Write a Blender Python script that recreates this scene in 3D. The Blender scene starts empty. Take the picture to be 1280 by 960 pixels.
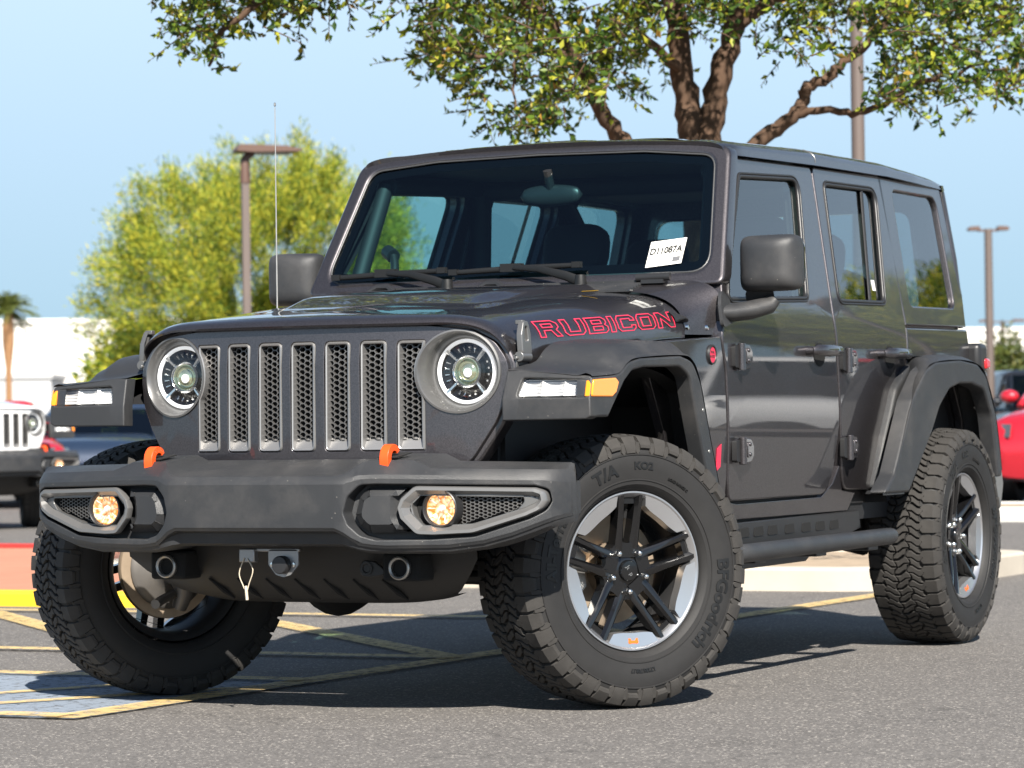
import bpy, bmesh, math, random
import numpy as np
from mathutils import Vector, Matrix, Euler
from mathutils.geometry import delaunay_2d_cdt
R = math.radians
rnd = random.Random(7)
sc = bpy.context.scene
col = sc.collection

# ------------------------------------------------------------------ camera
CAM = (10.7825, 4.9652, 0.8515)
YAW, PITCH, ROLL, FPX = 3.59483, 0.013204, -0.013059, 4157.96
_f = Vector((math.cos(YAW)*math.cos(PITCH), math.sin(YAW)*math.cos(PITCH), math.sin(PITCH)))
_r0 = _f.cross(Vector((0, 0, 1))).normalized()
_u0 = _r0.cross(_f)
_r = _r0*math.cos(ROLL) + _u0*math.sin(ROLL)
_u = -_r0*math.sin(ROLL) + _u0*math.cos(ROLL)
cd = bpy.data.cameras.new('camera'); cam = bpy.data.objects.new('camera', cd); col.objects.link(cam)
cam.matrix_world = Matrix(((_r.x, _u.x, -_f.x, CAM[0]), (_r.y, _u.y, -_f.y, CAM[1]), (_r.z, _u.z, -_f.z, CAM[2]), (0, 0, 0, 1)))
cd.sensor_width = 36; cd.lens = FPX/1280*36; cd.clip_start = 0.1; cd.clip_end = 3000
cd.dof.use_dof = True; cd.dof.focus_distance = 10.3; cd.dof.aperture_fstop = 7.1
sc.camera = cam

def at(px, py, D):
    """world point seen at pixel (1280x960) and distance D along the view axis"""
    return Vector(CAM) + (_f + _r*((px-640)/FPX) - _u*((py-480)/FPX))*D

# ------------------------------------------------------------------ light
SUN = Vector((0.95, 0.72, 1.0)).normalized()
w = bpy.data.worlds.new('World'); sc.world = w; w.use_nodes = True
nt = w.node_tree
bg = nt.nodes['Background']; bg.inputs[1].default_value = 0.05
sky = nt.nodes.new('ShaderNodeTexSky'); sky.sky_type = 'NISHITA'; sky.sun_disc = False
sky.sun_elevation = math.asin(SUN.z); sky.sun_rotation = math.atan2(SUN.x, SUN.y)
sky.air_density = 1.0; sky.dust_density = 0.25; sky.ozone_density = 2.2; sky.altitude = 300
nt.links.new(sky.outputs[0], bg.inputs[0])
# clear desert air: the lowest band of the sky stays blue instead of bleaching out
_geo = nt.nodes.new('ShaderNodeTexCoord'); _sx = nt.nodes.new('ShaderNodeSeparateXYZ'); nt.links.new(_geo.outputs['Generated'], _sx.inputs[0])
_cr = nt.nodes.new('ShaderNodeValToRGB'); _e = _cr.color_ramp.elements
_e[0].position = 0.0; _e[0].color = (.185, .285, .350, 1); _e[1].position = .14; _e[1].color = (.285, .378, .480, 1)
nt.links.new(_sx.outputs[2], _cr.inputs[0])
_bg2 = nt.nodes.new('ShaderNodeBackground'); _bg2.inputs[1].default_value = 1.0; nt.links.new(_cr.outputs[0], _bg2.inputs[0])
_mr = nt.nodes.new('ShaderNodeMapRange'); _mr.inputs[1].default_value = .16; _mr.inputs[2].default_value = .5; _mr.inputs[3].default_value = 1; _mr.inputs[4].default_value = 0
nt.links.new(_sx.outputs[2], _mr.inputs[0]); _ms = nt.nodes.new('ShaderNodeMixShader')
nt.links.new(_mr.outputs[0], _ms.inputs[0]); nt.links.new(bg.outputs[0], _ms.inputs[1]); nt.links.new(_bg2.outputs[0], _ms.inputs[2])
nt.links.new(_ms.outputs[0], nt.nodes['World Output'].inputs[0])
sl = bpy.data.lights.new('sun', 'SUN'); sl.energy = 4.9; sl.angle = R(0.53); sl.color = (1.0, 0.945, 0.86)
so = bpy.data.objects.new('sun', sl); col.objects.link(so)
so.rotation_euler = SUN.to_track_quat('Z', 'Y').to_euler(); so.location = (20, 15, 30)
sc.render.engine = 'CYCLES'
sc.cycles.use_denoising = True
sc.cycles.max_bounces = 10; sc.cycles.transparent_max_bounces = 24
sc.cycles.caustics_reflective = False; sc.cycles.caustics_refractive = False
sc.view_settings.view_transform = 'Standard'; sc.view_settings.look = 'None'
sc.view_settings.exposure = 1.22; sc.view_settings.gamma = 1.0; sc.view_settings.use_curve_mapping = False

# ------------------------------------------------------------------ materials
M = {}
def mat(name, base, rough=.5, metal=0., coat=0., emit=None, es=0., bump=0., bscale=200., var=0., vscale=6., spec=.5, rvar=0., coat_rough=.03, dust=0.):
    m = bpy.data.materials.new(name); m.use_nodes = True; t = m.node_tree; b = t.nodes['Principled BSDF']
    c = (base[0], base[1], base[2], 1)
    b.inputs['Base Color'].default_value = c; b.inputs['Roughness'].default_value = rough; b.inputs['Metallic'].default_value = metal
    b.inputs['Coat Weight'].default_value = coat; b.inputs['Coat Roughness'].default_value = coat_rough
    b.inputs['Specular IOR Level'].default_value = spec
    tc = t.nodes.new('ShaderNodeTexCoord')
    if emit: b.inputs['Emission Color'].default_value = (*emit, 1); b.inputs['Emission Strength'].default_value = es
    if var > 0 or rvar > 0:
        n = t.nodes.new('ShaderNodeTexNoise'); n.inputs['Scale'].default_value = vscale; n.inputs['Detail'].default_value = 6
        t.links.new(tc.outputs['Object'], n.inputs['Vector'])
        if var > 0:
            mx = t.nodes.new('ShaderNodeMix'); mx.data_type = 'RGBA'
            mx.inputs[6].default_value = tuple(x*(1-var) for x in base)+(1,); mx.inputs[7].default_value = tuple(min(1, x*(1+var)) for x in base)+(1,)
            t.links.new(n.outputs[0], mx.inputs[0]); t.links.new(mx.outputs[2], b.inputs['Base Color'])
        if rvar > 0:
            mr = t.nodes.new('ShaderNodeMapRange'); mr.inputs[1].default_value = .3; mr.inputs[2].default_value = .7
            mr.inputs[3].default_value = max(0, rough-rvar); mr.inputs[4].default_value = rough+rvar
            t.links.new(n.outputs[0], mr.inputs[0]); t.links.new(mr.outputs[0], b.inputs['Roughness'])
    if bump > 0:
        n2 = t.nodes.new('ShaderNodeTexNoise'); n2.inputs['Scale'].default_value = bscale; n2.inputs['Detail'].default_value = 3
        t.links.new(tc.outputs['Object'], n2.inputs['Vector'])
        bp = t.nodes.new('ShaderNodeBump'); bp.inputs['Strength'].default_value = bump; bp.inputs['Distance'].default_value = .002
        t.links.new(n2.outputs[0], bp.inputs['Height']); t.links.new(bp.outputs[0], b.inputs['Normal'])
    M[name] = m
    return m

def car_paint(name, base, metal=.55, rough=.38):
    m = mat(name, base, rough, metal, coat=1.0, coat_rough=.015)
    t = m.node_tree; b = t.nodes['Principled BSDF']
    tc = t.nodes.new('ShaderNodeTexCoord')
    v = t.nodes.new('ShaderNodeTexVoronoi'); v.inputs['Scale'].default_value = 420
    t.links.new(tc.outputs['Object'], v.inputs['Vector'])
    mx = t.nodes.new('ShaderNodeMix'); mx.data_type = 'RGBA'
    mx.inputs[6].default_value = tuple(x*.78 for x in base)+(1,); mx.inputs[7].default_value = tuple(min(1, x*1.3) for x in base)+(1,)
    sp = t.nodes.new('ShaderNodeSeparateColor'); t.links.new(v.outputs['Color'], sp.inputs[0])
    t.links.new(sp.outputs[0], mx.inputs[0]); t.links.new(mx.outputs[2], b.inputs['Base Color'])
    n = t.nodes.new('ShaderNodeTexNoise'); n.inputs['Scale'].default_value = 5; n.inputs['Detail'].default_value = 8; n.inputs['Roughness'].default_value = .65
    t.links.new(tc.outputs['Object'], n.inputs['Vector'])
    mr = t.nodes.new('ShaderNodeMapRange'); mr.inputs[1].default_value = .35; mr.inputs[2].default_value = .75; mr.inputs[3].default_value = .006; mr.inputs[4].default_value = .045
    t.links.new(n.outputs[0], mr.inputs[0]); t.links.new(mr.outputs[0], b.inputs['Coat Roughness'])
    return m

def thin_glass(name, tint, rough=0.0, refl=1.0, ior=1.6):
    m = bpy.data.materials.new(name); m.use_nodes = True; t = m.node_tree; t.nodes.clear()
    o = t.nodes.new('ShaderNodeOutputMaterial'); mx = t.nodes.new('ShaderNodeMixShader')
    tr = t.nodes.new('ShaderNodeBsdfTransparent'); tr.inputs[0].default_value = (*tint, 1)
    gl = t.nodes.new('ShaderNodeBsdfGlossy'); gl.inputs['Roughness'].default_value = rough; gl.inputs[0].default_value = (refl, refl, refl, 1)
    # Schlick reflectance from |cos|, so a pane reads the same from both faces
    g = t.nodes.new('ShaderNodeNewGeometry'); dp = t.nodes.new('ShaderNodeVectorMath'); dp.operation = 'DOT_PRODUCT'
    t.links.new(g.outputs['Incoming'], dp.inputs[0]); t.links.new(g.outputs['Normal'], dp.inputs[1])
    def mth(op, a_, b_=None):
        n = t.nodes.new('ShaderNodeMath'); n.operation = op
        for i, q in enumerate((a_, b_)):
            if q is None: continue
            if isinstance(q, (int, float)): n.inputs[i].default_value = q
            else: t.links.new(q, n.inputs[i])
        return n.outputs[0]
    f0 = ((ior-1)/(ior+1))**2
    k = mth('POWER', mth('SUBTRACT', 1.0, mth('ABSOLUTE', dp.outputs['Value'])), 5.0)
    f = mth('ADD', mth('MULTIPLY', k, 1-f0), f0)
    t.links.new(f, mx.inputs[0]); t.links.new(tr.outputs[0], mx.inputs[1]); t.links.new(gl.outputs[0], mx.inputs[2])
    t.links.new(mx.outputs[0], o.inputs[0]); M[name] = m
    return m

car_paint('paint', (.070, .064, .068), .82, .42)
mat('plastic', (.025, .026, .028), .47, bump=.35, bscale=900, rvar=.08, vscale=5, var=.12)
def dusty(name, speck=.86, film=.16):
    t = M[name].node_tree; b = t.nodes['Principled BSDF']; tc = t.nodes.new('ShaderNodeTexCoord')
    old = b.inputs['Base Color'].links[0].from_socket
    n = t.nodes.new('ShaderNodeTexNoise'); n.inputs['Scale'].default_value = 2.6; n.inputs['Detail'].default_value = 9; n.inputs['Roughness'].default_value = .72
    v = t.nodes.new('ShaderNodeTexVoronoi'); v.inputs['Scale'].default_value = 62; sz = t.nodes.new('ShaderNodeSeparateColor')
    for q in (n, v): t.links.new(tc.outputs['Object'], q.inputs['Vector'])
    t.links.new(v.outputs['Color'], sz.inputs[0])
    def rng(s_, a, b_, c, d):
        r = t.nodes.new('ShaderNodeMapRange'); r.inputs[1].default_value = a; r.inputs[2].default_value = b_; r.inputs[3].default_value = c; r.inputs[4].default_value = d; t.links.new(s_, r.inputs[0]); return r.outputs[0]
    def mix(f, a, c):
        x = t.nodes.new('ShaderNodeMix'); x.data_type = 'RGBA'; t.links.new(f, x.inputs[0]); t.links.new(a, x.inputs[6]); x.inputs[7].default_value = c; return x.outputs[2]
    film_ = mix(rng(n.outputs[0], .48, .75, 0, film), old, (.25, .225, .20, 1))
    m1 = t.nodes.new('ShaderNodeMath'); m1.operation = 'MULTIPLY'
    t.links.new(rng(v.outputs['Distance'], .05, .11, 1, 0), m1.inputs[0]); t.links.new(rng(sz.outputs[0], speck, speck+.02, 0, .8), m1.inputs[1])
    t.links.new(mix(m1.outputs[0], film_, (.30, .28, .25, 1)), b.inputs['Base Color'])
dusty('plastic')
mat('plastic_smooth', (.018, .018, .019), .40, var=.2, vscale=9)
mat('plastic_black', (.014, .014, .015), .6)
mat('under_black', (.017, .0165, .016), .62, var=.3, vscale=7)
mat('skid_black', (.014, .0135, .013), .55, var=.35, vscale=6, bump=.2, bscale=300)
mat('rubber', (.0125, .0118, .0115), .66, var=.35, vscale=22, bump=.25, bscale=500)
mat('tread_rubber', (.030, .0275, .025), .82, var=.4, vscale=30, bump=.5, bscale=350)
mat('letter_rubber', (.006, .006, .006), .45)
mat('rim_silver', (.60, .60, .61), .30, .9, var=.05, vscale=12)
mat('rim_black', (.005, .005, .0055), .16, .0, coat=.5)
mat('barrel_black', (.03, .03, .031), .5, .3)
mat('cord', (.55, .47, .36), .7)
mat('chrome', (.78, .77, .74), .12, 1.0)
mat('steel', (.42, .41, .39), .42, .9, var=.25, vscale=14)
mat('rusty_disc', (.42, .33, .24), .5, .55, var=.35, vscale=20)
mat('gunmetal', (.33, .325, .32), .36, .7)
mat('mesh_metal', (.15, .145, .14), .42, .6)
mat('hook_red', (.85, .085, .012), .4)
mat('decal_red', (.62, .03, .075), .45)
mat('decal_black', (.02, .02, .021), .5)
mat('emblem_orange', (.9, .13, .01), .5)
mat('white_paper', (.82, .81, .76), .6)
mat('ink', (.01, .01, .01), .6)
mat('sticker_yellow', (.85, .5, .03), .5)
mat('reflector_red', (.55, .012, .015), .15, coat=1.0)
mat('amber_lens', (.85, .25, .01), .12, coat=1.0, emit=(1, .28, .02), es=.22)
mat('lamp_white', (.88, .86, .83), .22, .35)
mat('lamp_glow', (.9, .9, .9), .2, emit=(1, .98, .95), es=.30)
mat('bezel_grey', (.17, .168, .165), .33, .6)
mat('fog_grey', (.25, .245, .24), .36, .65)
mat('seal_grey', (.09, .09, .09), .4, .5)
mat('projector', (.75, .78, .5), .05, .9)
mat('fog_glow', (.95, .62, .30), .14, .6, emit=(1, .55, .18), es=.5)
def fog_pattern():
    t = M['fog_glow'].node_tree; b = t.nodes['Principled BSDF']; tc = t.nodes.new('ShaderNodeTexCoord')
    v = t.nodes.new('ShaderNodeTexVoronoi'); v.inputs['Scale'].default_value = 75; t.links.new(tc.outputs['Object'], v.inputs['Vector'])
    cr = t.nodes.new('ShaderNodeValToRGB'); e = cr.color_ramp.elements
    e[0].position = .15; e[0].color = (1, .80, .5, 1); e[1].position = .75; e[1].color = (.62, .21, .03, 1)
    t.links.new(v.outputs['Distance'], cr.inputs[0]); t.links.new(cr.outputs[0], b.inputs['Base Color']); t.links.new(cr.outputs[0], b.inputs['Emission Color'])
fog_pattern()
mat('seat', (.018, .018, .02), .75, bump=.3, bscale=250)
mat('interior', (.012, .012, .014), .65)
mat('headliner', (.05, .05, .055), .9)
mat('glass_frit', (.003, .003, .004), .7, spec=0)
mat('wiper_black', (.006, .006, .006), .5)
mat('gap_black', (.004, .004, .004), .9)
thin_glass('windscreen_glass', (.50, .78, .80), 0, 1.)
thin_glass('privacy_glass', (.36, .46, .48), ior=2.3)
thin_glass('door_glass', (.62, .78, .74), ior=2.1)
thin_glass('lens_glass', (.93, .94, .95))

# ------------------------------------------------------------------ mesh building
class MB:
    def __init__(s): s.v = []; s.f = []
    def add(s, v, f):
        o = len(s.v); s.v += [tuple(p) for p in v]; s.f += [tuple(i+o for i in q) for q in f]; return s
    def merge(s, m): return s.add(m.v, m.f)
    def box(s, a, b, rot=None, org=None):
        (x0, y0, z0), (x1, y1, z1) = a, b
        v = [Vector(p) for p in ((x0, y0, z0), (x1, y0, z0), (x1, y1, z0), (x0, y1, z0), (x0, y0, z1), (x1, y0, z1), (x1, y1, z1), (x0, y1, z1))]
        if rot is not None:
            c = Vector(org) if org is not None else (Vector(a)+Vector(b))/2
            m = Euler(rot).to_matrix(); v = [m @ (p-c)+c for p in v]
        return s.add(v, [(0, 3, 2, 1), (4, 5, 6, 7), (0, 1, 5, 4), (1, 2, 6, 5), (2, 3, 7, 6), (3, 0, 4, 7)])
    def tube(s, pts, r, n=12, caps=True, closed=False, squash=None):
        pts = [Vector(p) for p in pts]; k = len(pts)
        rs = r if isinstance(r, (list, tuple)) else [r]*k
        v = []; f = []; ref = None
        for i, p in enumerate(pts):
            if closed: t = pts[(i+1) % k]-pts[i-1]
            else: t = pts[min(i+1, k-1)]-pts[max(i-1, 0)]
            t.normalize()
            if ref is None:
                ref = Vector((0, 0, 1)) if abs(t.z) < .9 else Vector((1, 0, 0))
            a = (ref-t*ref.dot(t)).normalized(); b = t.cross(a); ref = a
            for j in range(n):
                q = 2*math.pi*j/n
                sx, sy = (squash or (1, 1))
                v.append(p+a*(math.cos(q)*rs[i]*sx)+b*(math.sin(q)*rs[i]*sy))
        m = k if closed else k-1
        for i in range(m):
            for j in range(n):
                a0 = i*n+j; a1 = i*n+(j+1) % n; b0 = ((i+1) % k)*n+j; b1 = ((i+1) % k)*n+(j+1) % n
                f.append((a0, a1, b1, b0))
        if caps and not closed:
            f.append(tuple(range(n-1, -1, -1))); f.append(tuple((k-1)*n+j for j in range(n)))
        return s.add(v, f)
    def lathe(s, prof, n=48, frame=None, a0=0., a1=2*math.pi):
        """prof: list of (radius, along). frame(along, c, s, radius)->point; default axis +x"""
        full = abs(a1-a0-2*math.pi) < 1e-6
        frame = frame or (lambda w, y, z: (w, y, z))
        v = []; f = []; k = len(prof); cols = n if full else n+1
        for i in range(cols):
            q = a0+(a1-a0)*i/n
            for (r, w_) in prof: v.append(frame(w_, r*math.cos(q), r*math.sin(q)))
        for i in range(n):
            j = (i+1) % cols
            for p in range(k-1): f.append((i*k+p, j*k+p, j*k+p+1, i*k+p+1))
        return s.add(v, f)
    def prism(s, poly, mapf, d0, d1, cap0=True, cap1=True):
        n = len(poly)
        v = [mapf(u, w_, d0) for u, w_ in poly]+[mapf(u, w_, d1) for u, w_ in poly]
        f = [(i, (i+1) % n, n+(i+1) % n, n+i) for i in range(n)]
        if cap0: f.append(tuple(range(n-1, -1, -1)))
        if cap1: f.append(tuple(range(n, 2*n)))
        return s.add(v, f)
    def ring(s, outer, inner, mapf, d0, d1):
        """prism frame between two loops of equal length"""
        n = len(outer); L = [[mapf(u, w_, d) for u, w_ in lp] for lp, d in ((outer, d0), (outer, d1), (inner, d1), (inner, d0))]
        v = [p for l in L for p in l]; f = []
        for a, b in ((0, 1), (1, 2), (2, 3), (3, 0)):
            for i in range(n):
                j = (i+1) % n; f.append((a*n+i, a*n+j, b*n+j, b*n+i))
        return s.add(v, f)
    def grid(s, fn, nu, nv, closed_v=False):
        v = [fn(i/(nu-1), j/(nv-1 if not closed_v else nv)) for i in range(nu) for j in range(nv)]; f = []
        for i in range(nu-1):
            for j in range(nv if closed_v else nv-1):
                k = (j+1) % nv; f.append((i*nv+j, i*nv+k, (i+1)*nv+k, (i+1)*nv+j))
        return s.add(v, f)
    def map(s, fn): s.v = [tuple(fn(*p)) for p in s.v]; return s
    def flipped_y(s):
        m = MB(); m.v = [(x, -y, z) for x, y, z in s.v]; m.f = [tuple(reversed(q)) for q in s.f]; return m

def mesh_of(name, mb, material, smooth=35, fix=True):
    me = bpy.data.meshes.new(name)
    me.from_pydata([tuple(p) for p in mb.v], [], mb.f)
    if fix:
        bm = bmesh.new(); bm.from_mesh(me)
        bmesh.ops.remove_doubles(bm, verts=bm.verts, dist=1e-5)
        bmesh.ops.recalc_face_normals(bm, faces=bm.faces)
        bm.to_mesh(me); bm.free()
    me.materials.append(M[material] if isinstance(material, str) else material)
    if smooth:
        me.polygons.foreach_set('use_smooth', [True]*len(me.polygons))
        me.set_sharp_from_angle(angle=R(smooth))
    return me
def obj(name, mb, material, parent=None, smooth=35, bevel=0., segs=2, fix=True, label=None, loc=None, wn=False):
    me = mesh_of(name, mb, material, smooth, fix)
    o = bpy.data.objects.new(name, me); col.objects.link(o)
    if parent: o.parent = parent
    if bevel:
        b = o.modifiers.new('bevel', 'BEVEL'); b.width = bevel; b.segments = segs; b.limit_method = 'ANGLE'; b.angle_limit = R(35); b.harden_normals = False
    if wn:
        b = o.modifiers.new('normals', 'WEIGHTED_NORMAL'); b.mode = 'FACE_AREA'; b.weight = 60; b.keep_sharp = True
    if label: o['label'] = label
    if loc: o.location = loc
    return o
def empty(name, loc=(0, 0, 0), rot=(0, 0, 0), parent=None):
    o = bpy.data.objects.new(name, None); col.objects.link(o); o.location = loc; o.rotation_euler = rot; o.empty_display_size = .2
    if parent: o.parent = parent
    return o
def tag(o, label=None, cat=None, group=None, kind=None):
    for k, v_ in (('label', label), ('category', cat), ('group', group), ('kind', kind)):
        if v_: o[k] = v_
    return o
def copy_tree(o, parent=None, skip=(), swap=None):
    c = o.copy(); col.objects.link(c)
    for k in ('label', 'group'):
        if parent is None and k in c: del c[k]
    c.parent = parent
    if swap and c.type == 'MESH':
        for sl_ in c.material_slots:
            if sl_.material and sl_.material.name in swap:
                m_ = swap[sl_.material.name]; sl_.link = 'OBJECT'; sl_.material = M[m_]
    for ch in o.children:
        if ch.name.split('.')[0] in skip: continue
        copy_tree(ch, c, skip, swap)
    return c

def fillet(pts, rad, n=5):
    out = []; k = len(pts)
    for i, p in enumerate(pts):
        r = rad[i] if isinstance(rad, (list, tuple)) else rad
        p = Vector((p[0], p[1])); a = Vector(pts[i-1][:2])-p; b = Vector(pts[(i+1) % k][:2])-p
        la, lb = a.length, b.length
        if r <= 0 or la < 1e-6 or lb < 1e-6: out.append((p.x, p.y)); continue
        a /= la; b /= lb; ang = math.acos(max(-1, min(1, a.dot(b))))
        if ang > math.pi-.05: out.append((p.x, p.y)); continue
        t = min(r/math.tan(ang/2), la*.48, lb*.48)
        p0 = p+a*t; p1 = p+b*t
        for j in range(n+1):
            q = j/n; s = p0*(1-q)**2+p*(2*q*(1-q))+p1*q*q; out.append((s.x, s.y))
    return out
def area(pl): return sum(pl[i-1][0]*pl[i][1]-pl[i][0]*pl[i-1][1] for i in range(len(pl)))/2
def offset(pl, d):
    """grow (d>0) a 2D loop"""
    sgn = 1 if area(pl) > 0 else -1; k = len(pl); out = []
    for i in range(k):
        a = Vector(pl[i])-Vector(pl[i-1]); b = Vector(pl[(i+1) % k])-Vector(pl[i])
        if a.length < 1e-9: a = b
        if b.length < 1e-9: b = a
        na = Vector((a.y, -a.x)).normalized()*sgn; nb = Vector((b.y, -b.x)).normalized()*sgn
        n = (na+nb)
        if n.length < 1e-6: n = na
        n.normalize(); c = max(.5, n.dot(na)); out.append((pl[i][0]+n.x*d/c, pl[i][1]+n.y*d/c))
    return out
def circle(cx, cy, r, n=40, r2=None): return [(cx+r*math.cos(2*math.pi*i/n), cy+(r2 or r)*math.sin(2*math.pi*i/n)) for i in range(n)]

def panel(outer, holes, mapf, cutu=(), cutv=(), r=.004, depth=.02, front=True):
    """curved sheet from a 2D outline with holes, edges rolled over radius r then carried back to depth"""
    mb = MB()
    def dens(lp):
        out = []
        for i in range(len(lp)):
            a, b = lp[i], lp[(i+1) % len(lp)]; out.append(a)
            cs = []
            for ax, cuts in ((0, cutu), (1, cutv)):
                for c in cuts:
                    if (a[ax]-c)*(b[ax]-c) < 0 and min(abs(a[ax]-c), abs(b[ax]-c)) > 1e-4: cs.append((c-a[ax])/(b[ax]-a[ax]))
            for q in sorted(cs): out.append((a[0]+(b[0]-a[0])*q, a[1]+(b[1]-a[1])*q))
        return out
    outer = dens(outer); holes = [dens(h) for h in holes]
    if front:
        loops = [offset(outer, -r-4e-5) if r else outer]+[offset(h, r+4e-5) if r else h for h in holes]
        pts = []; ed = []
        for lp in loops:
            n0 = len(pts); pts += [Vector(p) for p in lp]; ed += [(n0+i, n0+(i+1) % len(lp)) for i in range(len(lp))]
        res = delaunay_2d_cdt(pts, ed, [], 1, 1e-7)
        def inside(p):
            c = False
            for lp in loops:
                for i in range(len(lp)):
                    (xa, ya), (xb, yb) = lp[i-1], lp[i]
                    if (ya > p[1]) != (yb > p[1]) and p[0] < (xb-xa)*(p[1]-ya)/(yb-ya)+xa: c = not c
            return c
        bm = bmesh.new(); vs = [bm.verts.new((p.x, p.y, 0)) for p in res[0]]
        for f in res[2]:
            c = (res[0][f[0]]+res[0][f[1]]+res[0][f[2]])/3
            if inside(c): bm.faces.new([vs[i] for i in f])
        bmesh.ops.delete(bm, geom=[v for v in bm.verts if not v.link_faces], context='VERTS')
        bm.normal_update()
        for ax, cuts in ((0, cutu), (1, cutv)):
            for c in cuts:
                co = [0, 0, 0]; no = [0, 0, 0]; co[ax] = c; no[ax] = 1
                bmesh.ops.bisect_plane(bm, geom=list(bm.verts)+list(bm.edges)+list(bm.faces), plane_co=co, plane_no=no, dist=1e-6)
        bm.verts.ensure_lookup_table(); bm.verts.index_update()
        mb.add([mapf(v.co.x, v.co.y, 0) for v in bm.verts], [tuple(v.index for v in (f.verts if f.normal.z >= 0 else reversed(f.verts))) for f in bm.faces])
        bm.free()
    for lp, s in [(outer, 1)]+[(h, -1) for h in holes]:
        rows = []
        K = 4 if r else 0
        for k in range(K+1):
            q = math.pi/2*k/K if K else 0
            rows.append((offset(lp, s*(-r+r*math.sin(q))) if r else lp, r*(1-math.cos(q))))
        rows.append((lp, depth))
        L = [[mapf(p[0], p[1], d) for p in pl] for pl, d in rows]; n = len(L[0]); f = []
        for k in range(len(L)-1):
            for i in range(n):
                j = (i+1) % n; f.append((k*n+i, k*n+j, (k+1)*n+j, (k+1)*n+i))
        mb.add([p for l in L for p in l], f)
    return mb

def text_mb(s, size, extrude=0., bevel=None, shear=0., font_w=1.0, bold=0.):
    cu = bpy.data.curves.new('lettering', 'FONT'); cu.body = s; cu.size = size; cu.extrude = extrude; cu.shear = shear; cu.resolution_u = 3; cu.offset = bold
    cu.align_x = 'CENTER'; cu.align_y = 'CENTER'
    if bevel: cu.fill_mode = 'NONE'; cu.bevel_depth = bevel; cu.bevel_resolution = 1
    o = bpy.data.objects.new('lettering', cu); col.objects.link(o)
    dg = bpy.context.evaluated_depsgraph_get(); me = bpy.data.meshes.new_from_object(o.evaluated_get(dg))
    mb = MB(); mb.add([(v.co.x*font_w, v.co.y, v.co.z) for v in me.vertices], [tuple(p.vertices) for p in me.polygons])
    bpy.data.objects.remove(o); bpy.data.curves.remove(cu); bpy.data.meshes.remove(me)
    return mb
def lerp(x, tab):
    """piecewise linear through [(x, y)] with increasing x"""
    if x <= tab[0][0]: return tab[0][1]
    for (a, b), (c, d) in zip(tab, tab[1:]):
        if x <= c: return b+(d-b)*(x-a)/(c-a)
    return tab[-1][1]
def smooth_poly(pts, n=4, closed=False):
    """Catmull-Rom through points"""
    P = [Vector(p) for p in pts]; k = len(P); out = []
    for i in range(k if closed else k-1):
        p0 = P[i-1] if (closed or i > 0) else P[i]; p1 = P[i]; p2 = P[(i+1) % k]; p3 = P[(i+2) % k] if (closed or i+2 < k) else p2
        for j in range(n):
            t = j/n
            out.append(.5*((2*p1)+(p2-p0)*t+(2*p0-5*p1+4*p2-p3)*t*t+(3*p1-p0-3*p2+p3)*t**3))
    if not closed: out.append(P[-1])
    return out
# ------------------------------------------------------------------ wheel (axis +Y outward, centre at origin)
TR = .415
def wl(w_, y, z): return (-y, w_, z)         # lathe frame: along = outward +Y
def wp(a, r, w_): return (-r*math.cos(a), w_, r*math.sin(a))   # a counter-clockwise seen from outside

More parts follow.
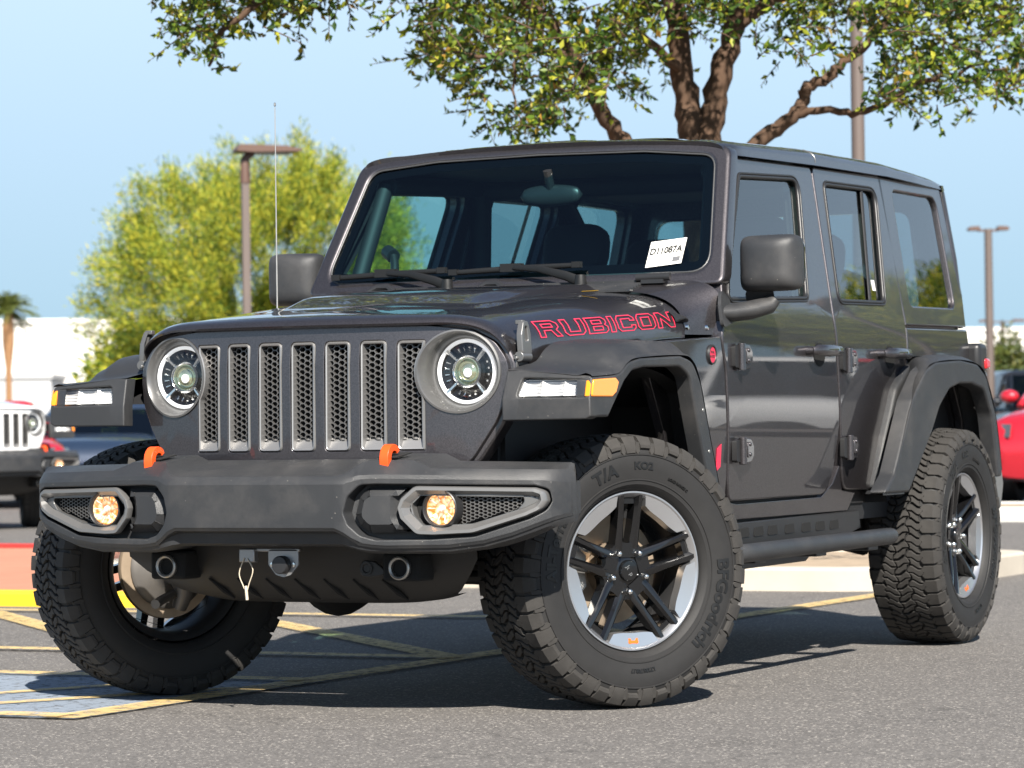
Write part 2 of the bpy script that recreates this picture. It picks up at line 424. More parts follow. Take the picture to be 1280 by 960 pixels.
def tyre_meshes():
    carc = MB()
    prof = [(.2425, -.098), (.2445, -.110), (.250, -.1215), (.275, -.134), (.310, -.1415), (.345, -.141), (.372, -.135), (.392, -.126), (.4005, -.110), (.4015, -.06), (.4025, 0),
            (.4015, .06), (.4005, .110), (.392, .126), (.372, .135), (.345, .141), (.310, .1415), (.275, .134), (.262, .1325), (.259, .1290), (.250, .1215), (.2445, .110), (.2425, .098)]
    carc.lathe(prof, 96, wl)
    for rr, ww in ((.352, .1405), (.276, .1345)):      # thin moulding rings on both walls
        for s in (1, -1): carc.lathe([(rr-.003, s*(ww-.001)), (rr-.0015, s*(ww+.0022)), (rr+.0015, s*(ww+.0022)), (rr+.003, s*(ww-.001))], 96, wl)
    tr = MB(); N = 44; C = 2*math.pi/N
    crown = lambda w_: TR-.010*(abs(w_)/.12)**2.4
    def block(poly, rb):
        # poly in (t pitches, w metres)
        P = [(t*C*TR, w_) for t, w_ in poly]
        for k in (0,):
            a = offset(P, -.0030); b = offset(P, -.0045)
        n = len(P)
        lo = [wp(u/TR, rb, w_) for u, w_ in a]; mid = [wp(u/TR, crown(w_)-.0022, w_) for u, w_ in a]; hi = [wp(u/TR, crown(w_), w_) for u, w_ in b]
        f = [(i, (i+1) % n, n+(i+1) % n, n+i) for i in range(n)]+[(n+i, n+(i+1) % n, 2*n+(i+1) % n, 2*n+i) for i in range(n)]+[tuple(range(2*n, 3*n))]
        tr.add(lo+mid+hi, f)
    rr_ = random.Random(3)
    zz = [0, .011, .004, -.009, -.003]
    def zig(t, ph): # zigzag displacement of rib boundaries (metres)
        x = (t*2+ph) % 2
        return .0050*(1-2*abs(x-1)) + .0035*math.copysign(1, math.sin(2*math.pi*(t+ph*.37)))
    bounds = [-.078, -.026, .026, .078]
    for k in range(N):
        for c in range(3):
            w0, w1 = bounds[c], bounds[c+1]; off = (0, .5, .12)[c]+.0
            ph0, ph1 = c*.7, (c+1)*.7
            sl_ = .42 if c != 1 else -.42
            def tb(t, q): # transverse boundary: S-shaped step
                return t+sl_*((q-.5) if abs(q-.5) > .2 else (q-.5)*2.2)*.7
            for half in (0, 1):
                t0, t1 = k+off+half*.5, k+off+half*.5+.5
                if half == 1: t1 -= .04
                else: t0 += .04*(c == 1)
                poly = []
                for q in (0, .3, .5, .7, 1): poly.append((tb(t0, q), w0+(w1-w0)*q))
                for q in (.33, .66): t = tb(t0, 1)+(tb(t1, 1)-tb(t0, 1))*q; poly.append((t, w1))
                for q in (1, .7, .5, .3, 0): poly.append((tb(t1, q), w0+(w1-w0)*q))
                for q in (.33, .66): t = tb(t1, 0)+(tb(t0, 0)-tb(t1, 0))*q; poly.append((t, w0))
                poly = [(t, w_+(zig(t, ph0) if i_ in (0, 11, 12, 13) else zig(t, ph1) if i_ in (4, 5, 6, 7) else 0)) for i_, (t, w_) in enumerate(poly)]
                block(poly, .4005)
        for s in (1, -1):      # shoulder lugs that wrap on to the wall
            long_ = k % 2
            t0 = k+.08+(.3 if s < 0 else 0); t1 = t0+.80
            st = .035*(1 if long_ else -1)
            inn = .080
            top = [(t0, inn+.004), (t0+.22, inn-.006), (t0+.43, inn+.006), (t0+.66, inn-.004), (t1, inn+.006)]
            rowsT = []
            for w_, rad, i0, i1 in ((None, None, 0, 0), (.108, None, .0, .0), (.1225, .4065, .0, .0), (.1365, .392, .02, .02), (.1435, .372 if long_ else .381, .05, .05), (.1440, .357 if long_ else .372, .10, .10)):
                row = []
                for i in range(5):
                    t = t0+i0+(t1-t0-i0-i1)*i/4
                    if w_ is None: ww = top[i][1]; r_ = crown(ww)
                    else: ww = w_; r_ = crown(ww) if rad is None else rad
                    if w_ and .1 < w_ < .13: ww += .004*long_
                    # a step in the lug's trailing half, as the sipes cut it
                    row.append((t, ww, r_))
                rowsT.append(row)
            V = []; F = []
            for row in rowsT:
                for t, ww, r_ in row: V.append(wp(t*C, r_, s*ww))
            m = 5
            for a in range(len(rowsT)-1):
                for b in range(m-1): F.append((a*m+b, a*m+b+1, (a+1)*m+b+1, (a+1)*m+b))
            # skirts down to the carcass
            n0 = len(V)
            border = [(a, 0) for a in range(len(rowsT))]+[(len(rowsT)-1, b) for b in range(1, m)]+[(a, m-1) for a in range(len(rowsT)-2, -1, -1)]+[(0, b) for b in range(m-2, 0, -1)]
            for a, b in border:
                t, ww, r_ = rowsT[a][b]
                tq = t + (-.03 if b == 0 else .03 if b == m-1 else 0)
                V.append(wp(tq*C, r_-(.014 if a < 3 else .006), s*(ww-(0 if a < 3 else .009))))
            for i in range(len(border)):
                j = (i+1) % len(border); (a, b), (a2, b2) = border[i], border[j]
                F.append((a*m+b, n0+i, n0+j, a2*m+b2))
            tr.add(V, F)
            # raised sipe ridge and biter on the wall between lugs
            tm = t1+.07
            V = [wp((tm-.10)*C, .388, s*.1375), wp((tm+.10)*C, .388, s*.1375), wp((tm+.16)*C, .362, s*.1425), wp((tm+.03)*C, .352, s*.1435), wp((tm-.12)*C, .362, s*.1425)]
            V += [wp((tm-.13)*C, .390, s*.128), wp((tm+.13)*C, .390, s*.128), wp((tm+.20)*C, .360, s*.136), wp((tm+.03)*C, .345, s*.138), wp((tm-.16)*C, .360, s*.136)]
            tr.add(V, [(0, 1, 2, 3, 4)]+[(i, (i+1) % 5, 5+(i+1) % 5, 5+i) for i in range(5)])
    let = []
    def arc_text(s, mid, rad, size, wdt=1.0, ww=.1412):
        t = text_mb(s, size, .0014, font_w=wdt, bold=size*.035)
        def mp(x, y, z):
            r = rad+y; a = mid-x/rad
            wr = ww-max(0, (r-.325))*.03-max(0, (.305-r))*.22
            p = wp(a, r, wr+.0008+z); return p
        let.append(t.map(mp))
    arc_text('BFGoodrich', R(-22), .312, .056, 1.08)
    arc_text('T/A', R(112), .313, .052, 1.15); arc_text('KO2', R(86), .318, .030, 1.2)
    arc_text('All-Terrain', R(163), .313, .050, 1.05)
    arc_text('LT285/70R17', R(-88), .300, .016)
    arc_text('LOAD RANGE C', R(60), .298, .011)
    return carc, tr, let

def rim_meshes():
    out = {}
    barrel = MB().lathe([(.226, .098), (.214, .088), (.205, .07), (.200, .02), (.205, -.06), (.214, -.088), (.226, -.100), (.236, -.106), (.238, -.100)], 64, wl)
    barrel.lathe([(.2, .0), (.202, .0)], 8, wl)
    out['rim'] = barrel
    lip = MB().lathe([(.222, .094), (.228, .104), (.236, .1125), (.2405, .1125), (.2425, .109), (.2425, .101), (.238, .098)], 96, wl)
    out['rim_lip'] = lip
    seg = MB()
    h = R(23.5)
    def sg_pt(u, v):
        q = 2*u-1; r_ = .2345+(.188+.014*abs(q)**3-.2345)*v; return wp(-q*h*(1-.12*v), r_, .1085-(.2345-r_)*.16)
    seg.grid(sg_pt, 17, 6)
    edge = [sg_pt(i/16, 1) for i in range(17)]; e0 = [sg_pt(0, j/5) for j in range(6)]; e1 = [sg_pt(1, j/5) for j in range(6)]
    for e_ in (edge, e0, e1):
        k = len(e_); seg.add(e_+[(x, y-.004, z) for x, y, z in e_]+[(x*.985, y-.03, z*.985) for x, y, z in e_], [(c*k+i, c*k+i+1, (c+1)*k+i+1, (c+1)*k+i) for c in range(2) for i in range(k-1)])
    out['rim_segment'] = seg
    sp = MB()
    def bar(a, s):
        # centreline of a bar in (radius, tangential)
        pts = [(.046, .022), (.085, .0270), (.130, .0285), (.180, .0300), (.2345, .0330)]
        wd = [.018, .0155, .0130, .0120, .0125]
        wt = [.077, .083, .092, .101, .1085]
        V = []
        for (r_, t), h, w_ in zip(pts, wd, wt):
            for dt, dw in ((-h, -.045), (-h, -.010), (-h*.35, 0), (h*.55, 0), (h, -.005), (h, -.045)):
                V.append((r_, s*(t+dt), w_+dw))
        V = [(r_*math.cos(a)-t*math.sin(a), r_*math.sin(a)+t*math.cos(a), w_) for r_, t, w_ in V]
        V = [(-x, w_, y) for x, y, w_ in V]
        F = []
        for i in range(len(pts)-1):
            for j in range(6):
                k = (j+1) % 6; F.append((i*6+j, i*6+k, (i+1)*6+k, (i+1)*6+j))
        F += [tuple(range(6)), tuple(range((len(pts)-1)*6, len(pts)*6))]
        sp.add(V, F)
    def pl(a, pts, w0, w1):
        sp.prism(pts, lambda r_, t, d: (-(r_*math.cos(a)-t*math.sin(a)), d, r_*math.sin(a)+t*math.cos(a)), w1, w0)
    for i in range(5):
        a = R(90+72*i)
        for s in (1, -1): bar(a, s)
        pl(a, [(.203, -.034), (.2345, -.04), (.2345, .04), (.203, .034)], .06, .092)      # black pocket floor at the rim end
        pl(a, [(.040, -.026), (.086, -.020), (.084, -.008), (.083, 0), (.084, .008), (.086, .020), (.040, .026)], .03, .0795)   # rounded root of the pocket
        b = a+R(36)
        pl(b, [(.05, -.03), (.084, -.044), (.098, -.036), (.090, -.016), (.087, 0), (.090, .016), (.098, .036), (.084, .044), (.05, .03)], .03, .0755)
    sp.lathe([(.0, .03), (.074, .03), (.076, .062), (.072, .070), (.050, .072), (.040, .078), (.034, .080), (0, .080)], 40, wl)
    out['spokes'] = sp
    cap = MB().lathe([(.033, .078), (.0325, .087), (.029, .091), (.0, .0925)], 32, wl)
    out['hub_cap'] = cap
    return out

_car, _tread, _let = tyre_meshes()
_rim = rim_meshes()
mat('dark_steel', (.16, .15, .14), .5, .6, var=.4, vscale=14)
ME = {}
ME['tyre'] = mesh_of('tyre', _car, 'rubber', 40)
ME['tread'] = mesh_of('tread', _tread, 'tread_rubber', 28)
for _i, _l in enumerate(_let): ME['sidewall_lettering%d' % _i] = mesh_of('sidewall_lettering', _l, 'letter_rubber', 30)
ME['rim'] = mesh_of('rim', _rim['rim'], 'barrel_black', 40)
ME['rim_lip'] = mesh_of('rim_lip', _rim['rim_lip'], 'rim_silver', 40)
ME['rim_segment'] = mesh_of('rim_segment', _rim['rim_segment'], 'rim_silver', 30)
ME['spokes'] = mesh_of('spokes', _rim['spokes'], 'rim_black', 38)
ME['hub_cap'] = mesh_of('hub_cap', _rim['hub_cap'], 'rim_black', 40)
_t = text_mb('Jeep', .020, .0006)
ME['hub_lettering'] = mesh_of('hub_lettering', _t.map(lambda x, y, z: wp(math.atan2(y, x+1e-9)-R(60), math.hypot(x, y), .0915+z)), 'gunmetal', 30)
_lug = MB().lathe([(.0125, .060), (.0125, .073), (.0105, .075), (.0105, .088), (.0085, .0965), (.004, .0995), (0, .1)], 6, wl)
ME['lug_nut'] = mesh_of('lug_nut', _lug, 'chrome', 50)
# little grille-and-lamps emblem on the lower silver segment
_e = MB(); _sh = [(-.006, .005), (.006, .005)]+[(.012+.0055*math.cos(q), .001+.0055*math.sin(q)) for q in (1.6, .8, 0, -.8)]+[(.017, -.009), (.010, -.009), (.007, -.003), (-.007, -.003), (-.010, -.009), (-.017, -.009)]+[(-.012+.0055*math.cos(q), .001+.0055*math.sin(q)) for q in (3.9, 3.14, 2.3, 1.6)]
_e.prism([(u*1.05, v*1.05) for u, v in _sh], lambda u, v, d: wp(R(270)+u/.214, .214+v, .1085-(.0205-v)*.16+d), -.002, .0012)
ME['rim_emblem'] = mesh_of('rim_emblem', _e, 'emblem_orange', 30)
_d = MB().lathe([(.085, -.015), (.165, -.015), (.167, -.02), (.167, -.036), (.165, -.041), (.085, -.041), (.085, -.015)], 64, wl)
_d.lathe([(.0, .03), (.085, .03), (.085, -.015)], 40, wl)
ME['brake_disc'] = mesh_of('brake_disc', _d, 'rusty_disc', 40)
_c = MB()
_c.prism([(r_*math.cos(q), r_*math.sin(q)) for r_, q in [(.182, R(-30)), (.186, R(-15)), (.187, 0), (.186, R(15)), (.182, R(30)), (.115, R(24)), (.11, 0), (.115, R(-24))]], lambda u, v, d: (u, d, v), -.085, .012)
_c.lathe([(0, -.12), (.028, -.118), (.03, -.085)], 16, lambda w_, y, z: (y+.142, w_, z+.03)); _c.lathe([(0, -.12), (.028, -.118), (.03, -.085)], 16, lambda w_, y, z: (y+.142, w_, z-.035))
ME['brake_calliper'] = mesh_of('brake_calliper', _c, 'steel', 35)
_k = MB().lathe([(.0, -.16), (.05, -.16), (.055, -.10), (.08, -.07), (.125, -.060), (.135, -.050), (.135, -.046), (0, -.046)], 40, wl)
_k.tube([(0, -.12, .14), (.01, -.14, .08), (0, -.14, 0), (.01, -.14, -.08), (0, -.12, -.13)], [.025, .032, .05, .032, .024], 10)
_k.tube([(.05, -.10, -.06), (-.08, -.16, -.10), (-.12, -.20, -.11)], .016, 8)
ME['steering_knuckle'] = mesh_of('steering_knuckle', _k, 'dark_steel', 40)

def make_wheel(parent, loc, rotz, spin=0., flip_calliper=1):
    e = empty('wheel', loc, (0, 0, rotz), parent)
    def sub(n, rot=None):
        o = bpy.data.objects.new(n.rstrip('0123456789'), ME[n]); col.objects.link(o); o.parent = e
        if rot is not None: o.rotation_euler = (0, rot, 0)
        return o
    for n in ['tyre', 'tread']+['sidewall_lettering%d' % i for i in range(len(_let))]+['rim', 'rim_lip', 'spokes', 'hub_cap', 'hub_lettering', 'rim_emblem']: sub(n, spin)
    for i in range(5): sub('rim_segment', spin+R(54+72*i))
    for i in range(5): sub('lug_nut', spin).location = Matrix.Rotation(spin, 3, 'Y') @ Vector(wp(R(54+72*i), .0635, 0))
    sub('brake_disc'); sub('steering_knuckle')
    c = sub('brake_calliper'); c.rotation_euler = (0, 0 if flip_calliper > 0 else math.pi, 0)
    return e
# ------------------------------------------------------------------ the dark grey off-road car (front axle +x, driver side +y)
AX = 1.504
car = empty('off_road_car')
tag(car, 'dark grey four-door off-road car with red hood lettering, filling the middle', 'car')
def S(z):
    if z < .95: return .80-.02*((.95-z)/.35)**2
    if z < 1.12: return .80
    if z < 1.24: return .80-.19/.24*(z-1.12)**2
    return .7886-.19*(z-1.24)
ZC = [.62, .70, .78, .86, .95, 1.05, 1.12, 1.15, 1.18, 1.21, 1.24, 1.4, 1.6, 1.75]
def sidef(s, off=0.): return lambda x, z, d: (x, s*(S(z)+off-d), z)
SIDES = (1, -1)

# ---- body shell
body = MB()
W1 = [(.250, 1.700), (-.335, 1.726), (-.212, 1.300), (-.235, 1.283), (.545, 1.272), (.515, 1.335)]
W1 = [(.245, 1.712), (-.332, 1.736), (-.352, 1.716), (-.196, 1.30), (-.205, 1.288), (.538, 1.272), (.520, 1.335)]
win1 = fillet([(.233, 1.704), (-.335, 1.728), (-.196, 1.292), (.545, 1.268), (.512, 1.335)], [.03, .05, .035, .02, .05], 6)
win2 = fillet([(-.597, 1.727), (-1.152, 1.735), (-1.008, 1.300), (-.517, 1.293)], [.035, .05, .04, .03], 6)
win3 = fillet([(-1.345, 1.745), (-1.862, 1.745), (-1.838, 1.302), (-1.294, 1.297)], [.04, .055, .05, .04], 6)
for s in SIDES:
    shell = [(.27, 1.775), (-.5, 1.79), (-1.24, 1.80), (-1.93, 1.795), (-1.925, 1.23), (-1.93, .62), (-1.85, .60), (-1.82, .86), (-1.70, 1.03), (-1.40, 1.07), (-1.08, 1.05), (-.86, .92), (-.70, .66), (-.60, .56), (.60, .54), (.62, 1.0), (.63, 1.15), (.57, 1.34)]
    body.merge(panel(shell, [offset(win1, .018), offset(win2, .018), offset(win3, .018)], sidef(s, -.034), (), ZC, 0, .03))
    # quarter panel between front fender and door, sill, rear quarter
    qp = [(.655, 1.143), (1.28, 1.112), (1.24, 1.0), (1.12, .82), (1.03, .60), (1.0, .545), (.60, .545), (.592, .60), (.590, .68), (.622, 1.03)]
    body.merge(panel(qp, [], sidef(s, -.003), (), ZC, .004, .03))
    body.merge(panel([(.588, .592), (.588, .535), (-.60, .535), (-.66, .60), (-.52, .612), (-.49, .66), (-.478, .70), (-.472, .70), (-.42, .64), (-.315, .592), (.478, .587), (.52, .592)], [], sidef(s, -.004), (), (), .003, .03))
    rq = [(-1.203, 1.212), (-1.93, 1.219), (-1.945, 1.10), (-1.935, .64), (-1.87, .62), (-1.84, .86), (-1.71, 1.03), (-1.42, 1.065), (-1.20, 1.03), (-1.15, 1.03), (-1.190, 1.06)]
    body.merge(panel(rq, [], sidef(s), (), ZC, .006, .03))
# tailgate and rear glass surround
body.merge(panel([(-.78, .58), (.78, .58), (.79, 1.0), (.785, 1.22), (-.785, 1.22), (-.79, 1.0)], [], lambda y, z, d: (-1.945+d, y, z), (), (), .02, .05))
obj('body', body, 'paint', car, 30)
# inner tub so that nothing shows through under the doors
tub = MB()
tub.box((-1.90, -.74, .50), (.66, .74, .58)); tub.box((.60, -.70, .52), (.66, .70, 1.26)); tub.box((-1.92, -.72, .55), (-1.88, .72, 1.18))
for s in SIDES:
    tub.box((-1.9, s*.735-.012, .56), (.62, s*.735+.012, 1.24))
tub.box((.62, -.55, .62), (1.82, .55, .98)); tub.box((1.60, -.52, .55), (1.86, .52, 1.08))
# inner fenders, wheel housings
for s in SIDES:
    tub.box((.98, s*.55-.015, .55), (1.80, s*.55+.015, 1.04)); tub.box((.99, s*.72-.16, .55), (1.02, s*.72+.07, 1.02))
    tub.grid(lambda u, v: (1.00+.92*u, s*(.56+.30*v), .80+.232*math.sin(math.pi*(.06+.82*min(1, u*1.02)))**.5), 14, 3)
    tub.grid(lambda u, v: (-AX+.66*math.cos(math.pi*u), s*(.45+.38*v), .56+.46*math.sin(math.pi*u)**.7), 18, 3)
    tub.box((-1.9, s*.44-.01, .45), (-.7, s*.44+.01, 1.0))
obj('inner_tub', tub, 'plastic_black', car, 30)

# ---- hood
xg = lambda y, z=.95: 2.032-.27*y*y-.10*max(0, z-1.05)
def hood_pt(u, v, off=0., drop=0.):
    q = 2*v-1; sg = 1 if q >= 0 else -1; th = abs(q)
    # u: 0 front edge, 1 rear edge
    w_ = lerp(u*1.25, [(0, .632), (.05, .645), (.3, .662), (.65, .69), (1.25, .716)])
    d = u*1.25
    zt = 1.168+lerp(d, [(0, 0), (.012, .014), (.04, .027), (.09, .036), (.16, .044), (.35, .062), (.67, .097), (1.0, .122), (1.25, .134)])
    zs = lerp(d, [(0, 1.060), (.04, 1.046), (.35, 1.082), (.65, 1.114), (1.15, 1.146), (1.25, 1.148)])
    y0 = .43
    if th < .55: y = y0*th/.55; z = zt
    else:
        a = math.pi/2*(th-.55)/.45
        y = y0+(w_-y0)*math.sin(a)**(2/2.5); z = zs+(zt-zs)*max(0, math.cos(a))**(2/2.5)
    z -= .010*(min(y, .5)/.5)**2*min(1, d/.1)
    # raised centre
    bw = .36+.06*u
    hb = .028*max(0, min(1, (bw-y)/.06))*max(0, min(1, (d-.40)/.22))
    hb = hb*hb*(3*.028-2*hb)/(.028**2) if hb > 0 else 0
    z += hb
    xf = 2.032-.27*min(y, .66)**2+.014
    xf = xf-.05*max(0, (1.12-z)/.07)*min(1, max(0, th-.8)/.15)*(1-u)
    x = xf+(.765-xf)*u
    return (x, sg*(y+off), z+off-drop)
us = [0, .004, .01, .02, .032, .05, .075, .10, .14, .2, .28, .34, .38, .42, .46, .5, .55, .65, .75, .85, .95, 1]
vs = [1-i/90 for i in range(91)]
hood = MB(); V = [hood_pt(a, b) for a in us for b in vs]; nv = len(vs)
# the lip turned under at the front, sides and back
hood.add(V, [(i*nv+j, i*nv+j+1, (i+1)*nv+j+1, (i+1)*nv+j) for i in range(len(us)-1) for j in range(nv-1)])
lo = [hood_pt(0, b) for b in vs]; n0 = len(hood.v)
hood.add(lo+[(x-.004, y, z-.006) for x, y, z in lo]+[(x-.05, y*.985, z-.010) for x, y, z in lo], [(k*nv+j, k*nv+j+1, (k+1)*nv+j+1, (k+1)*nv+j) for k in range(2) for j in range(nv-1)])
for b in (0, 1):
    e_ = [hood_pt(a, b) for a in us]; m_ = len(us)
    hood.add(e_+[(x, y*.995, z-.006) for x, y, z in e_]+[(x, y*.94, z-.008) for x, y, z in e_], [(k*m_+j, k*m_+j+1, (k+1)*m_+j+1, (k+1)*m_+j) for k in range(2) for j in range(m_-1)])
hd = obj('hood', hood, 'paint', car, 32)
# lettering of the hood side, drawn as red outlines with a dark fill
LET = {'R': [[(0, 0), (0, 1), (1.15, 1), (1.4, .82), (1.4, .58), (1.2, .42), (1.5, 0), (1.08, 0), (.82, .38), (.4, .38), (.4, 0)], [(.4, .62), (.98, .62), (.98, .76), (.4, .76)]],
       'U': [[(0, 1), (0, .2), (.22, 0), (1.18, 0), (1.4, .2), (1.4, 1), (1.0, 1), (1.0, .26), (.4, .26), (.4, 1)]],
       'B': [[(0, 0), (0, 1), (1.15, 1), (1.36, .84), (1.36, .64), (1.22, .52), (1.4, .4), (1.4, .16), (1.18, 0)], [(.4, .62), (.95, .62), (.95, .77), (.4, .77)], [(.4, .23), (.98, .23), (.98, .4), (.4, .4)]],
       'I': [[(0, 0), (0, 1), (.4, 1), (.4, 0)]],
       'C': [[(.22, 0), (0, .2), (0, .8), (.22, 1), (1.18, 1), (1.4, .82), (1.4, .62), (1.02, .62), (1.02, .74), (.4, .74), (.4, .26), (1.02, .26), (1.02, .38), (1.4, .38), (1.4, .18), (1.18, 0)]],
       'O': [[(.22, 0), (0, .2), (0, .8), (.22, 1), (1.18, 1), (1.4, .8), (1.4, .2), (1.18, 0)], [(.4, .26), (1.0, .26), (1.0, .74), (.4, .74)]],
       'N': [[(0, 0), (0, 1), (.42, 1), (1.02, .46), (1.02, 1), (1.4, 1), (1.4, 0), (1.0, 0), (.38, .56), (.38, 0)]]}
def hood_side(x, z, off):
    """outer skin of the hood flank at (x, z)"""
    lo_, hi_ = .76, 1.0
    for _ in range(30):
        m_ = (lo_+hi_)/2; xf = hood_pt(0, m_)[0]; u = max(0, min(1, (xf-x)/(xf-.765)))
        if hood_pt(u, m_)[2] > z: lo_ = m_
        else: hi_ = m_
    p = hood_pt(u, lo_); p0 = hood_pt(u, min(1, lo_+.01)); p1 = hood_pt(u, lo_-.01)
    ny, nz = (p1[2]-p0[2]), -(p1[1]-p0[1]); l = math.hypot(ny, nz) or 1
    return (x, p[1]+abs(ny)/l*off, z+abs(nz)/l*off)
for s in SIDES:
    for fill in (0, 1):
        dec = MB(); xc = 0.
        for ch in 'RUBICON':
            wd = max(p[0] for p in LET[ch][0])
            def mp(u, v, d, xc=xc):
                tot = 8.95
                q = (xc+u+v*.10)/tot; 
                if s < 0: q = 1-q+0
                x = 1.715-q*.80; zb = 1.121+q*.046; 
                p = hood_side(x, zb+v*.050, .0015+d); return (p[0], s*p[1], p[2])
            for lp in LET[ch]:
                pts = []
                for i in range(len(lp)):
                    a, b = lp[i-1], lp[i]; k = max(1, int(math.hypot(a[0]-b[0], a[1]-b[1])/.3))
                    pts += [(a[0]+(b[0]-a[0])*j/k, a[1]+(b[1]-a[1])*j/k) for j in range(k)]
                if s < 0: pass
                if fill == 0: dec.ring(offset(pts, .0), offset(pts, -.055 if lp is LET[ch][0] else .055), mp, 0, .0006)
            xc += wd+.17
        if fill == 0: obj('hood_lettering', dec, 'decal_red', hd, 0, label='red outlined RUBICON lettering on the hood side')
# latches
def latch(s):
    m = MB(); b = Vector((1.86, s*.648, 1.075))
    f = lambda u, v, d: (b.x+u*.9-.0*d, b.y+s*(.012+d), b.z+v)
    out = fillet([(-.035, -.005), (.03, -.005), (.028, .055), (.008, .095), (-.022, .095), (-.034, .06)], .012)
    inn = fillet([(-.016, .035), (.010, .035), (.002, .078), (-.012, .078)], .006)
    m.merge(panel(out, [inn], f, (), (), .004, -.0)) if False else None
    ffront = lambda u, v, d: (b.x+u, b.y+s*(.022-d+.20*(-(v-.03))*.35), b.z+v)
    m.merge(panel(out, [inn], ffront, (), (), .004, .018))
    m.tube([(b.x-.03, b.y+s*.012, b.z-.012), (b.x+.035, b.y+s*.012, b.z-.012)], .016, 12)
    m.box((b.x-.04, b.y-s*.01-.012, b.z-.05), (b.x+.035, b.y-s*.01+.016, b.z-.006))
    m.tube([(b.x-.036, b.y+s*.006, b.z-.016), (b.x+.045, b.y+s*.006, b.z-.016)], .006, 10)
    m.box((b.x-.012, b.y-.012, b.z+.085), (b.x+.008, b.y+.012, b.z+.098))
    return m
for s in SIDES: obj('hood_latch', latch(s), 'bezel_grey', car, 35, .002)

# ---- cowl between hood and windshield
WX = lambda z, y=0: .62-.585*(z-1.355)-.03*(y/.72)**2
def cowl_pt(u, v):
    q = 2*v-1; sg = 1 if q >= 0 else -1; th = abs(q)
    w_ = .712+.078*(u**1.5); zt = 1.296+.040*u; zs = 1.150; y0 = .46+.10*u
    if th < .55: y = y0*th/.55; z = zt
    else:
        a = math.pi/2*(th-.55)/.45; e = 2/(2.5+1.5*u)
        y = y0+(w_-y0)*math.sin(a)**e; z = zs+(zt-zs)*max(0, math.cos(a))**e
    x = .755+(.625-.02-.755)*u + .0*th
    return (x, sg*y, z)
cw = MB().grid(lambda u, v: cowl_pt(u, 1-v), 10, 61)
obj('cowl', cw, 'paint', car, 40)
cv = MB()
for i in range(6):
    x = .745-i*.02
    cv.tube([(x, -.52, 1.3005+i*.0055), (x, .52, 1.3005+i*.0055)], .007, 6)
cv.box((.62, -.5, 1.325), (.66, .5, 1.338))
obj('cowl_vent', cv, 'plastic', car, 30)
for s in SIDES:      # small black side vent let into the cowl flank, bolts below it
    v_ = MB().grid(lambda u, v: (.83-.12*u, s*(.712+.022*math.sin(math.pi*u)*math.sin(math.pi*v)-.06*v*v), 1.186+.05*v*(1-.5*u)+.004), 10, 8)
    obj('cowl_side_vent', v_, 'plastic_smooth', car, 50)
    for x in (.71, .80):
        obj('cowl_bolt', MB().lathe([(0, .003), (.008, .002), (.010, -.006)], 12, lambda w_, y, z, x=x: (x+y, s*(.775-.35*(x-.71)+w_), 1.172+z)), 'chrome', car, 30)

# ---- windshield frame, glass, wipers
def wf(y, z, d): return (WX(z, y)-d*.863, y, z-d*.505*0)
wout = fillet([(.790, 1.318), (.712, 1.795), (.60, 1.822), (-.60, 1.822), (-.712, 1.795), (-.790, 1.318)], [.03, .06, .3, .3, .06, .03], 7)
wgl = fillet([(.728, 1.362), (.660, 1.768), (.4, 1.792), (0, 1.798), (-.4, 1.792), (-.660, 1.768), (-.728, 1.362)], [.065, .06, .3, .3, .3, .06, .065], 7)
yc = [-.5, -.3, -.1, .1, .3, .5]
fr = panel(wout, [wgl], wf, yc, (), .014, .075)
obj('windshield_frame', fr, 'paint', car, 40)
ws = obj('windshield', panel(wgl, [], lambda y, z, d: (WX(z, y)-.013-d, y, z), yc, (), 0, 0), 'windscreen_glass', car, 40, label='tinted windshield with a white paper sticker')
def loop_tube(lp, mapf, r, n=8): return MB().tube([mapf(u, v, 0) for u, v in lp], r, n, closed=True)
obj('windshield_seal', loop_tube(wgl, lambda y, z, d: (WX(z, y)-.008, y, z), .0035), 'seal_grey', ws, 60)
# black ceramic border painted on the glass
bd = MB().ring(wgl, offset(wgl, -.035), lambda y, z, d: (WX(z, y)-.0175-d, y, z), 0, .001)
obj('glass_border', bd, 'glass_frit', ws, 40)
